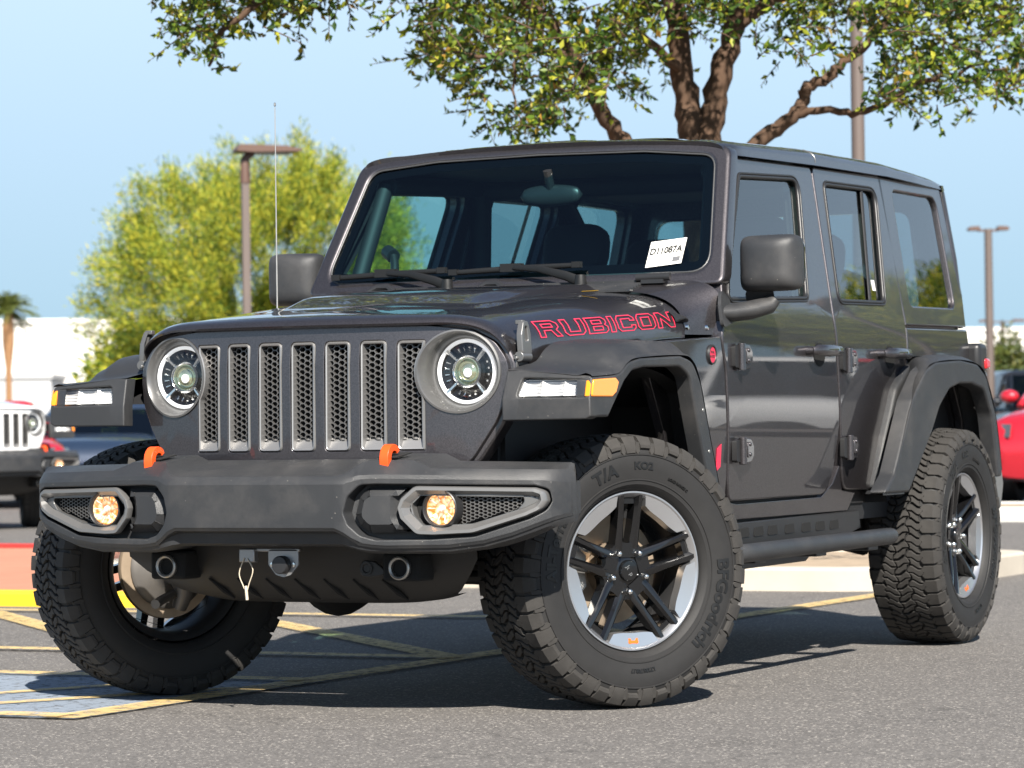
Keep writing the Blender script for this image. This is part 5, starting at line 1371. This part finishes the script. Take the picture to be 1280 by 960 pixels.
L_([Aq(812, 212, 17.7), Aq(778, 176, 17.6), Aq(748, 130, 17.5), Aq(716, 70, 17.4), Aq(680, 20, 17.3), Aq(600, -40, 17.2)], .050, .025, 4)
L_([Aq(900, 235, 17.9), Aq(952, 174, 18.0), Aq(990, 146, 18.0), Aq(1003, 128, 18.0), Aq(1006, 110, 18.0), Aq(1035, 98, 18.0), Aq(1062, 72, 18.0), Aq(1095, 40, 18.0), Aq(1130, -10, 18.1)], .046, .018, 5)
L_([Aq(990, 146, 18.0), Aq(1030, 138, 17.9), Aq(1075, 142, 17.8), Aq(1110, 126, 17.7), Aq(1150, 105, 17.6), Aq(1195, 92, 17.5), Aq(1235, 75, 17.5)], .024, .008, 6)
L_([Aq(716, 70, 17.4), Aq(660, 60, 17.2), Aq(610, 70, 17.0), Aq(560, 60, 16.9)], .024, .008, 7)
L_([Aq(838, -60), Aq(700, -110, 17.2), Aq(560, -90, 16.8), Aq(430, -50, 16.5), Aq(340, -10, 16.4), Aq(280, 40, 16.4), Aq(262, 80, 16.4)], .05, .008, 8)
L_([Aq(918, 35), Aq(985, -10), Aq(1080, -30), Aq(1190, -20), Aq(1260, 20)], .045, .012, 9)
L_([Aq(853, 90), Aq(800, 40, 17.4), Aq(760, -20, 17.2)], .03, .012, 10)
L_([Aq(655, 55, 17.2), Aq(640, 100, 17.1), Aq(650, 150, 17.0)], .010, .004, 11)
obj('trunk', tk, 'oak_bark', oak, 60)
rg = np.random.default_rng(11)
def bottom(x):
    return lerp(x, [(205, -60), (222, 45), (250, 85), (268, 92), (290, 62), (320, 42), (360, 28), (400, 14), (436, 2), (440, -30), (498, -30), (505, 60), (535, 88), (575, 88), (590, 150), (640, 176), (690, 158), (735, 120), (765, 128), (790, 118), (820, 92), (870, 55), (905, 60), (935, 100), (985, 88), (1020, 95), (1055, 75), (1090, 128), (1150, 135), (1210, 142), (1258, 128), (1285, 100), (1330, 60)])
P_, D_, L2, W2 = [], [], [], []
twg = MB(); ntw = 0
right = np.array(_r); up = np.array(_u); fw = np.array(_f)
tries = 0
while ntw < 4800:
    tries += 1
    x = rg.uniform(215, 1330); y = rg.uniform(-420, 175)
    b_ = bottom(x)
    if y > b_-4: continue
    if y < -60 and rg.random() < .45: continue
    # ragged density: clumps with gaps
    dn = math.sin(x*.021+1.3)*math.sin(y*.037+x*.011)+.6*math.sin(x*.057+y*.05)
    near = b_-y
    if y > -20 and dn < -.25 and rg.random() < .75: continue
    if 835 < x < 935 and y > 40: continue
    if 780 < x < 1000 and y > 20 and rg.random() < .5: continue
    if 935 < x < 1090 and y > 35 and rg.random() < .62: continue
    if x > 1200 and y < 60 and rg.random() < .3: continue
    D = 17.6+rg.normal()*1.0 if x > 480 else 16.5+rg.normal()*.35
    if 780 < x < 1000 and y > 0: D = max(16.2, min(D, 19))
    p0 = np.array(at(x, y, D)-OB)
    d = right*rg.normal()*.9+fw*rg.normal()*.8+up*(rg.normal()*.65-.15)
    d /= np.linalg.norm(d); ln = rg.uniform(.10, .24)
    nl = int(rg.integers(9, 17)); ntw += 1
    bend = np.array([rg.normal()*.15, rg.normal()*.15, -.08])
    pts = [p0+d*ln*t+bend*ln*t*t for t in (0, .5, 1)]
    twg.tube(pts, [.004, .003, .0015], 4, caps=False)
    for i in range(nl):
        t = (i+.6)/nl; pp_ = p0+d*ln*t+bend*ln*t*t
        q = rg.normal(size=3); q -= d*q.dot(d)*.6; dl = d*.55+q/np.linalg.norm(q)*.75+np.array([0, 0, .05])
        P_.append(pp_); D_.append(dl); l = rg.uniform(.028, .064); L2.append(l); W2.append(l*rg.uniform(.42, .58))
cr_ = leaves_obj('crown', np.array(P_), np.array(D_), np.array(L2), np.array(W2), 'oak_leaf', oak, 5)
obj('twigs', twg, 'oak_bark', oak, 0, fix=False)

# ---------------- feathery yellow-green tree behind the lamp post (and its copies)
def feather_tree(loc, cr0, H, RX, n_spray, seed, leaf='palo_leaf', ll=.16, per=120):
    e = empty('palo_verde_tree', loc); g_ = np.random.default_rng(seed); gr_ = random.Random(seed)
    tk = MB(); P_, D_, L_, W_ = [], [], [], []
    limb(tk, [(0, 0, -.1), (.05, .02, H*.12), (.0, .05, H*.25)], .16, .13, 9, .02, seed)
    for i in range(7):
        a = i*2*math.pi/7+gr_.uniform(-.3, .3); rr = RX*.55
        limb(tk, [(0, .05, H*.22), (math.cos(a)*rr*.4, math.sin(a)*rr*.4, H*.42), (math.cos(a)*rr, math.sin(a)*rr, H*.68)], .08, .03, 7, .03, seed+i)
    for i in range(n_spray):
        # spray base inside an uneven crown, brush pointing out and up
        a = g_.uniform(0, 2*math.pi); t = g_.uniform(-.75, 1); rr = g_.uniform(.25, 1)**.5
        lump = 1+.15*math.sin(3*a+seed)+.15*math.sin(5*a+2.1*t+seed*2)
        c_ = np.array([math.cos(a)*RX*rr*lump*math.sqrt(max(0, 1-t*t*.85)), math.sin(a)*RX*rr*lump*math.sqrt(max(0, 1-t*t*.85)), H*.60+t*H*.36*(.8+.2*rr)])
        d = np.array([c_[0], c_[1], (c_[2]-H*.42)*1.1+.3*RX]); d /= np.linalg.norm(d); d += g_.normal(size=3)*.30; d /= np.linalg.norm(d)
        sl_ = g_.uniform(.5, 1.25)*RX*.45
        k = int(per*g_.uniform(.6, 1.3)); tt = g_.uniform(0, 1, k)
        spread = .075*RX*(.35+.9*tt*(1.25-tt))[:, None]
        drop = np.zeros((k, 3)); drop[:, 2] = -.25*sl_*tt**2
        pp_ = c_+d*sl_*tt[:, None]+drop+g_.normal(size=(k, 3))*spread
        P_.append(pp_); dd = d+g_.normal(size=(k, 3))*.55; D_.append(dd); l = g_.uniform(.6, 1.3, k)*ll; L_.append(l); W_.append(l*.17)
    obj('trunk', tk, 'palo_bark', e, 60)
    leaves_obj('crown', np.concatenate(P_), np.concatenate(D_), np.concatenate(L_), np.concatenate(W_), leaf, e, seed, .1)
    return e
pv = feather_tree((0, 0, 0), 0, 4.75, 2.05, 330, 4, per=480, ll=.10)
q = at(336, 480, 50); pv.location = (q.x, q.y, 0)
tag(pv, 'feathery yellow-green tree behind the lamp post at left', 'tree')
# ---------------- lamp posts
def shoebox(loc, h, az, label):
    e = empty('lamp_post', loc); c_, s_ = math.cos(az), math.sin(az)
    obj('pole', MB().box((-.055, -.055, 0), (.055, .055, h-.45), (0, 0, az)).lathe([(.2, 0), (.2, .5), (.0, .5)], 16, lambda w_, a, b: (a, b, w_)), 'pole_brown', e, 0, .01)
    obj('neck', MB().tube([(0, 0, h-.45), (0, 0, h-.12), (c_*.1, s_*.1, h-.02)], [.075, .065, .06], 10), 'lamp_head', e, 40)
    hd_ = MB(); M_ = Matrix.Rotation(az, 3, 'Z')
    prof = fillet([(-.16, -.02), (-.10, .075), (.55, .06), (.80, .005), (.72, -.02), (.1, -.035)], .02, 3)
    m = MB().prism(prof, lambda x, z, d: tuple(M_ @ Vector((x, d, 0))+Vector((0, 0, h+z))), -.22, .22)
    obj('lamp_head', m, 'lamp_head', e, 30, .02)
    obj('lamp_glass', MB().prism([(.12, -.14), (.62, -.14), (.62, .14), (.12, .14)], lambda x, y, d: tuple(M_ @ Vector((x, y, 0))+Vector((0, 0, h-.036-d))), 0, .01), 'wall_grey', e, 0)
    return tag(e, label, 'lamp post')
def ground_at(px, D): q = at(px, 480, D); return (q.x, q.y, 0)
h_ = at(308, 188, 46).z
shoebox(ground_at(309.5, 46), h_, YAW-math.pi/2+.25, 'brown lamp post with one flat box head, before the yellow-green tree')
def twin(loc, h, az, half, label, r=.07):
    e = empty('lamp_post', loc)
    obj('pole', MB().tube([(0, 0, 0), (0, 0, h)], [r, r*.85], 10), 'pole_brown', e, 40)
    for s in (1, -1):
        c_, s_ = math.cos(az)*s, math.sin(az)*s; M_ = Matrix.Rotation(az+(0 if s > 0 else math.pi), 3, 'Z')
        m = MB().box((.05, -.025, h-.05), (half*.5, .025, h-.01)).prism(fillet([(half*.4, -.03), (half*.45, .05), (half*.9, .04), (half, 0), (half*.95, -.03)], .01, 2), lambda x, z, d: (x, d, h+z), -.14, .14)
        m.map(lambda x, y, z: tuple(M_ @ Vector((x, y, z)))); obj('lamp_head', m, 'lamp_head', e, 20)
    return tag(e, label, 'lamp post')
D = 62; twin(ground_at(1238, D), at(1232, 286, D).z, YAW-math.pi/2, (1258-1206)/2/FPX*D, 'tall brown twin-headed lamp post at right edge', .085)
D = 105; twin(ground_at(1254, D), at(1255, 401, D).z, YAW-math.pi/2, (1275-1215)/2/FPX*D, 'small distant twin-headed lamp post at right edge')
e = empty('lamp_post', ground_at(1077, 26)); hh = at(1068, -330, 26).z
obj('pole', MB().tube([(0, 0, 0), (0, 0, hh)], [.055, .05], 14), 'pole_brown', e, 40)
obj('lamp_head', MB().box((-.5, -.16, hh), (.5, .16, hh+.09)), 'lamp_head', e, 0, .02)
tag(e, 'bare brown pole crossing the oak branches behind the car roof', 'lamp post')

# ---------------- palm
D = 150; q = at(11, 480, D); palm = empty('palm_tree', (q.x, q.y, 0)); tag(palm, 'palm tree with a shaggy brown trunk at the left edge', 'tree')
ph = at(8, 386, D).z
tk = MB()
prof = [(.20, 0), (.15, ph*.3), (.14, ph*.58), (.20, ph*.66), (.27, ph*.76), (.28, ph*.86), (.22, ph*.95), (.12, ph)]
tk.lathe(prof, 14, lambda w_, a, b: (a, b, w_)); obj('trunk', tk, 'palm_bark', palm, 40)
g_ = np.random.default_rng(3); P_, D_, L_, W_ = [], [], [], []
for i in range(80):
    a = g_.uniform(0, 2*math.pi); el = g_.uniform(-.55, 1.4); ln = g_.uniform(1.0, 1.5)
    d = np.array([math.cos(a)*math.cos(el), math.sin(a)*math.cos(el), math.sin(el)])
    for j in range(22):
        t = (j+1)/22; p = np.array([0, 0, ph])+d*ln*t+np.array([0, 0, -.42*ln*t*t])
        for s in (1, -1):
            sd = np.cross(d, [0, 0, 1]); sd /= np.linalg.norm(sd)+1e-6
            P_.append(p); D_.append(d*.8+s*sd*.7+np.array([0, 0, -.3])); L_.append(.38*(1-.5*t)); W_.append(.05)
leaves_obj('crown', np.array(P_), np.array(D_), np.array(L_), np.array(W_), 'palm_leaf', palm, 2, .1)

# ---------------- far buildings
def hall(name, pxl, pxr, ytop, D, depth, m, label, trims):
    a = at(pxl, 480, D); b = at(pxr, 480, D); top = at((pxl+pxr)/2, ytop, D).z
    e = empty(name, ((a.x+b.x)/2, (a.y+b.y)/2, 0)); az = math.atan2(b.y-a.y, b.x-a.x); L_ = math.hypot(b.x-a.x, b.y-a.y)
    e.rotation_euler = (0, 0, az)
    obj('wall', MB().box((-L_/2, 0, 0), (L_/2, depth, top)), m, e, 0, .05)
    obj('parapet', MB().box((-L_/2-.1, -.12, top), (L_/2+.1, depth+.1, top+.25)), m, e, 0, .03)
    for (x0, x1, z0, z1, mm) in trims:
        w_ = obj('window', MB().box((x0, -.06, z0), (x1, .02, z1)), mm, e, 0)
        obj('pane', MB().box((x0+.15, -.09, z0+.15), (x1-.15, -.065, z1-.15)), 'dark_glass', w_, 0)
    return tag(e, label, 'building')
hall('commercial_building', -160, 700, 402, 175, 14, 'wall_white', 'long white flat-roofed building beyond the parked cars at left', [(-9.0, -6.5, .4, 2.4, 'wall_tan'), (2, 6, .6, 2.8, 'wall_tan'), (8, 12, .6, 2.8, 'wall_tan')])
an_ = hall('annex_building', -40, 64, 474, 165, 5, 'wall_grey', 'low grey annex in front of the white building at far left', [(-1.0, -.4, .3, 2.2, 'wall_tan'), (.6, 1.2, .3, 2.2, 'wall_tan')])
hall('retail_building', 1120, 1480, 414, 190, 14, 'wall_white', 'cream building behind the green bush at right edge', [(-4, 0, .6, 2.6, 'wall_tan'), (1, 4, .6, 2.6, 'wall_tan')])
hall('roadside_wall', 900, 1420, 470, 150, 1, 'wall_tan', 'low tan wall behind the parked cars at right', [])

# ---------------- bushes
def bush(loc, rx, h, n, seed, label, leaf='bush_leaf'):
    e = empty('bush', loc); g_ = np.random.default_rng(seed)
    u = g_.normal(size=(n, 3)); u /= np.linalg.norm(u, axis=1, keepdims=True); rr = g_.uniform(.55, 1, n)[:, None]
    lump = (1+.25*np.sin(u[:, :1]*5+seed)*np.cos(u[:, 1:2]*4))
    P_ = u*rr*lump*np.array([rx, rx, h*.5])+np.array([0, 0, h*.52])
    leaves_obj('crown', P_, u+g_.normal(size=(n, 3))*.8, g_.uniform(.12, .26, n), g_.uniform(.05, .10, n), leaf, e, seed)
    st = MB()
    for i in range(5):
        a = i*1.3; st.tube([(0, 0, -.05), (math.cos(a)*rx*.3, math.sin(a)*rx*.3, h*.3), (math.cos(a)*rx*.5, math.sin(a)*rx*.5, h*.6)], [.05, .035, .02], 6)
    obj('stem', st, 'oak_bark', e, 40)
    return tag(e, label, 'bush')
bush(ground_at(1258, 88), .75, at(1256, 420, 88).z, 5200, 3, 'tall green bush behind the parked cars at right edge')
bush(ground_at(150, 60), .7, at(150, 418, 60).z, 4200, 8, 'pale yellow-green bush below the feathery tree at left', 'palo_leaf')

# ---------------- parked cars
for nm, c_ in (('paint_red', (.50, .012, .025)), ('paint_navy', (.018, .032, .062)), ('paint_black', (.012, .014, .018)), ('paint_silver', (.45, .46, .48)), ('paint_white', (.80, .79, .77))):
    car_paint(nm, c_, .25 if nm != 'paint_white' else .0, .4)
mat('head_lamp', (.10, .105, .11), .08, .3, coat=1)
thin_glass('car_glass', (.16, .20, .22))
_t2 = MB().lathe([(.20, -.09), (.26, -.105), (.315, -.10), (.335, -.07), (.337, .07), (.315, .10), (.26, .105), (.20, .09)], 40, wl)
ME['plain_tyre'] = mesh_of('tyre', _t2, 'rubber', 40)
_t3 = MB().lathe([(.205, .085), (.19, .07), (.185, .03)], 40, wl)
for i in range(10):
    a = i*math.pi/5; _t3.prism([(.04, -.02), (.19, -.012), (.19, .012), (.04, .02)], lambda r_, t, d, a=a: (-(r_*math.cos(a)-t*math.sin(a)), .07-d, r_*math.sin(a)+t*math.cos(a)), 0, .03)
_t3.lathe([(.05, .03), (.05, .075), (0, .08)], 16, wl)
ME['plain_rim'] = mesh_of('rim', _t3, 'rim_silver', 40)
def road_car(paint, kind, label, loc, az):
    L, W, H, hood, belt = {'coupe': (4.4, 1.82, 1.26, .80, .86), 'crossover': (4.5, 1.85, 1.66, .98, 1.04), 'suv': (4.8, 1.95, 1.80, 1.08, 1.14)}[kind]
    e = empty('parked_car', loc, (0, 0, az)); hx = L/2
    st = [(hx, .45, hood*.62, .70), (hx-.05, .26, hood*.80, .84), (hx-.22, .22, hood*.93, .94), (hx-.7, .22, hood, .985), (hx-1.25, .22, hood+.05, 1.0), (hx-1.55, .22, belt, 1.0), (0, .22, belt, 1.0), (-hx+.9, .22, belt+.02, 1.0), (-hx+.25, .24, belt+.0, .95), (-hx+.05, .30, belt*.9, .86), (-hx, .45, belt*.7, .75)]
    b = MB(); ns = 24; V = []
    for x, zb, zt, ws_ in st:
        for j in range(ns):
            a = 2*math.pi*j/ns; ca, sa = math.cos(a), math.sin(a)
            V.append((x, W/2*ws_*math.copysign(abs(ca)**.38, ca), (zb+zt)/2+(zt-zb)/2*math.copysign(abs(sa)**.42, sa)))
    b.add(V, [(i*ns+j, i*ns+(j+1) % ns, (i+1)*ns+(j+1) % ns, (i+1)*ns+j) for i in range(len(st)-1) for j in range(ns)]+[tuple(range(ns-1, -1, -1)), tuple((len(st)-1)*ns+j for j in range(ns))])
    obj('body', b, paint, e, 50)
    # glasshouse: glass below, painted roof and pillars
    x0, x1 = hx-1.25, hx-2.05; xr, xe = -hx+(1.2 if kind == 'coupe' else .65), -hx+(.45 if kind == 'coupe' else .28)
    wb, wt = W/2*.955, W/2*.74; zb = belt-.03
    def ring_(z, t):
        w_ = wb+(wt-wb)*t; xa = x0+(x1-x0)*t; xz = xe+(xr-xe)*t
        return [(xa, w_*.93, z), (xa-.12, w_, z), (xz+.15, w_, z), (xz, w_*.9, z), (xz, -w_*.9, z), (xz+.15, -w_, z), (xa-.12, -w_, z), (xa, -w_*.93, z)]
    g1 = MB().add(ring_(zb, 0)+ring_(H-.09, .93), [(i, (i+1) % 8, 8+(i+1) % 8, 8+i) for i in range(8)]); obj('window', g1, 'car_glass', e, 20)
    rf_ = MB().add(ring_(H-.09, .93)+ring_(H-.03, 1.0)+[(x*.93-.05, y*.86, H) for x, y, z in ring_(H, 1.04)], [(a*8+i, a*8+(i+1) % 8, a*8+8+(i+1) % 8, a*8+8+i) for a in range(2) for i in range(8)]+[tuple(range(16, 24))]); 
    lo_, hi_ = ring_(zb, 0), ring_(H-.09, .93)
    for i in (0, 1, 2, 3, 4, 5, 6, 7): rf_.tube([lo_[i], hi_[i]], .03, 6)
    for y in (1, -1): rf_.tube([(.15, y*wb, zb), (.10, y*(wt+.02), H-.08)], .03, 6)
    obj('roof', rf_, paint, e, 50)
    obj('cabin', MB().box((xe+.5, -wb*.8, .4), (x0-.2, wb*.8, zb+.02)).box((-.35, -.62, zb), (-.2, -.12, zb+.28)).box((-.35, .12, zb), (-.2, .62, zb+.28)), 'interior', e, 0, .03)
    obj('grille', MB().prism(fillet([(-.66, hood*.80), (.66, hood*.80), (.58, hood*.54), (-.58, hood*.54)], .05), lambda y, z, d: (hx-.03-.10*(z-.5)-.10*y*y+d, y, z), -.08, .03), 'plastic_black', e, 30)
    obj('bumper', MB().grid(lambda u, v: (hx-.02-.30*abs(2*u-1)**2.5, (2*u-1)*W/2*.93, .24+.20*v), 15, 3).map(lambda x, y, z: (x+.02, y, z)), 'plastic_black', e, 50)
    for s in (1, -1):
        hl_ = MB().grid(lambda u, v: (hx+.015-.42*u**1.5-.05*v, s*(W/2*(.60+.385*u)), hood*.70+.14*v*(1-.3*u)+.03*u), 8, 4); obj('headlight', hl_, 'head_lamp', e, 50)
        mr_ = MB().grid(lambda u, v: (x0-.25+.08*math.cos(2*math.pi*v)*math.sin(math.pi*u)**.5, s*(W/2+.10+.11*(2*u-1)), belt+.08+.075*math.sin(2*math.pi*v)*math.sin(math.pi*u)**.5), 10, 13); obj('mirror', mr_, paint if kind != 'coupe' else 'plastic_smooth', e, 60)
        hd_ = MB().tube([(-.25, s*(W/2+.005), belt-.12), (-.45, s*(W/2+.005), belt-.12)], .018, 6); obj('handle', hd_, paint, e, 40)
        for x in (hx-.85, -hx+.85):
            w_ = empty('wheel', (x, s*(W/2-.12), .337), (0, 0, 0 if s > 0 else math.pi), e)
            for n_ in ('plain_tyre', 'plain_rim'):
                o = bpy.data.objects.new(n_.split('_')[1], ME[n_]); col.objects.link(o); o.parent = w_
            ar = MB().lathe([(.345, .0), (.375, .0), (.385, -.03)], 24, lambda q_, a, b: (x+a, s*(W/2+.004+q_), .337+b), -.15, math.pi+.15) if False else None
    for s in (1, -1):
        for x in (hx-.85, -hx+.85):
            obj('wheel_arch', MB().lathe([(.0, .0), (.36, .0)], 28, lambda q_, a, b, x=x, s=s: (x+a, s*(W/2+.003)*1.0, .337+b)), 'gap_black', e, 0)
    return tag(e, label, 'car')
face = YAW-math.pi
def at_edge(px, D, dx=0): q = at(px, 480, D); return (q.x, q.y, 0)
road_car('paint_navy', 'coupe', 'dark blue low car between the white car and the near bumper', at_edge(132, 44), face-.05)
road_car('paint_red', 'coupe', 'red low car mostly hidden behind the white slotted-grille car', at_edge(-30, 40), face+.25)
road_car('paint_red', 'crossover', 'red crossover with dark grille at the right edge', at_edge(1402, 36), face-.45)
road_car('paint_black', 'suv', 'black car with dark windshield behind the red crossover', at_edge(1302, 62), face+.1)
road_car('paint_white', 'crossover', 'white crossover parked across the lot, mirrored in the dark doors', (-22.0, 9.4, 0), R(-20))
road_car('paint_red', 'suv', 'red wagon parked across the lot, mirrored in the dark doors', (-29.0, 10.6, 0), R(-25))
road_car('paint_silver', 'crossover', 'silver crossover parked across the lot, mirrored in the dark doors', (-33.0, 14.6, 0), R(-20))

# the pale sibling of the main car, parked nose out at far left
sib = copy_tree(car, None, ('hood_lettering', 'windshield_hinge', 'paper_sticker', 'antenna', 'plug_plate', 'hood_sticker', 'round_badge', 'side_decal', 'skid_rib', 'tow_tab', 'hood_latch', 'window_sticker', 'rim_emblem', 'hub_lettering', 'lug_nut', 'sidewall_lettering', 'cowl_bolt', 'fender_bolt', 'rocker_slot'), {'paint': 'paint_white'})
tag(sib, 'white off-road car with slotted grille and red hooks at left edge', 'car')
sa = face+.75; sc_ = .93; q = at(47, 534, 30.0); v_ = Matrix.Rotation(sa, 3, 'Z') @ Vector((1.99, .5, 0))*sc_
sib.scale = (sc_,)*3; sib.rotation_euler = (0, 0, sa); sib.location = (q.x-v_.x, q.y-v_.y, 0)

# ---------------- trees across the lot, mirrored in the side windows
for i, (x, y, s_, rz) in enumerate(((-50, 14.0, 1.95, 1.0), (-51, 18.0, 1.90, 2.2), (-50, 22.5, 1.88, .3), (-58, 9.5, 2.05, 4.0))):
    c = copy_tree(pv); c.location = (x, y, 0); c.rotation_euler = (0, 0, rz); c.scale = (s_,)*3
    tag(c, 'yellow-green tree across the lot, mirrored in the dark car\'s windows', 'tree', 'trees across the lot')
q = empty('lamp_post', (-38, 13.2, 0)); 
obj('pole', MB().tube([(0, 0, 0), (0, 0, 7.6)], [.09, .08], 10), 'pole_brown', q, 40); obj('lamp_head', MB().box((-.1, -.16, 7.6), (1.0, .16, 7.75)), 'lamp_head', q, 0, .02)
tag(q, 'single-headed lamp post across the lot, mirrored in the rear door window', 'lamp post')
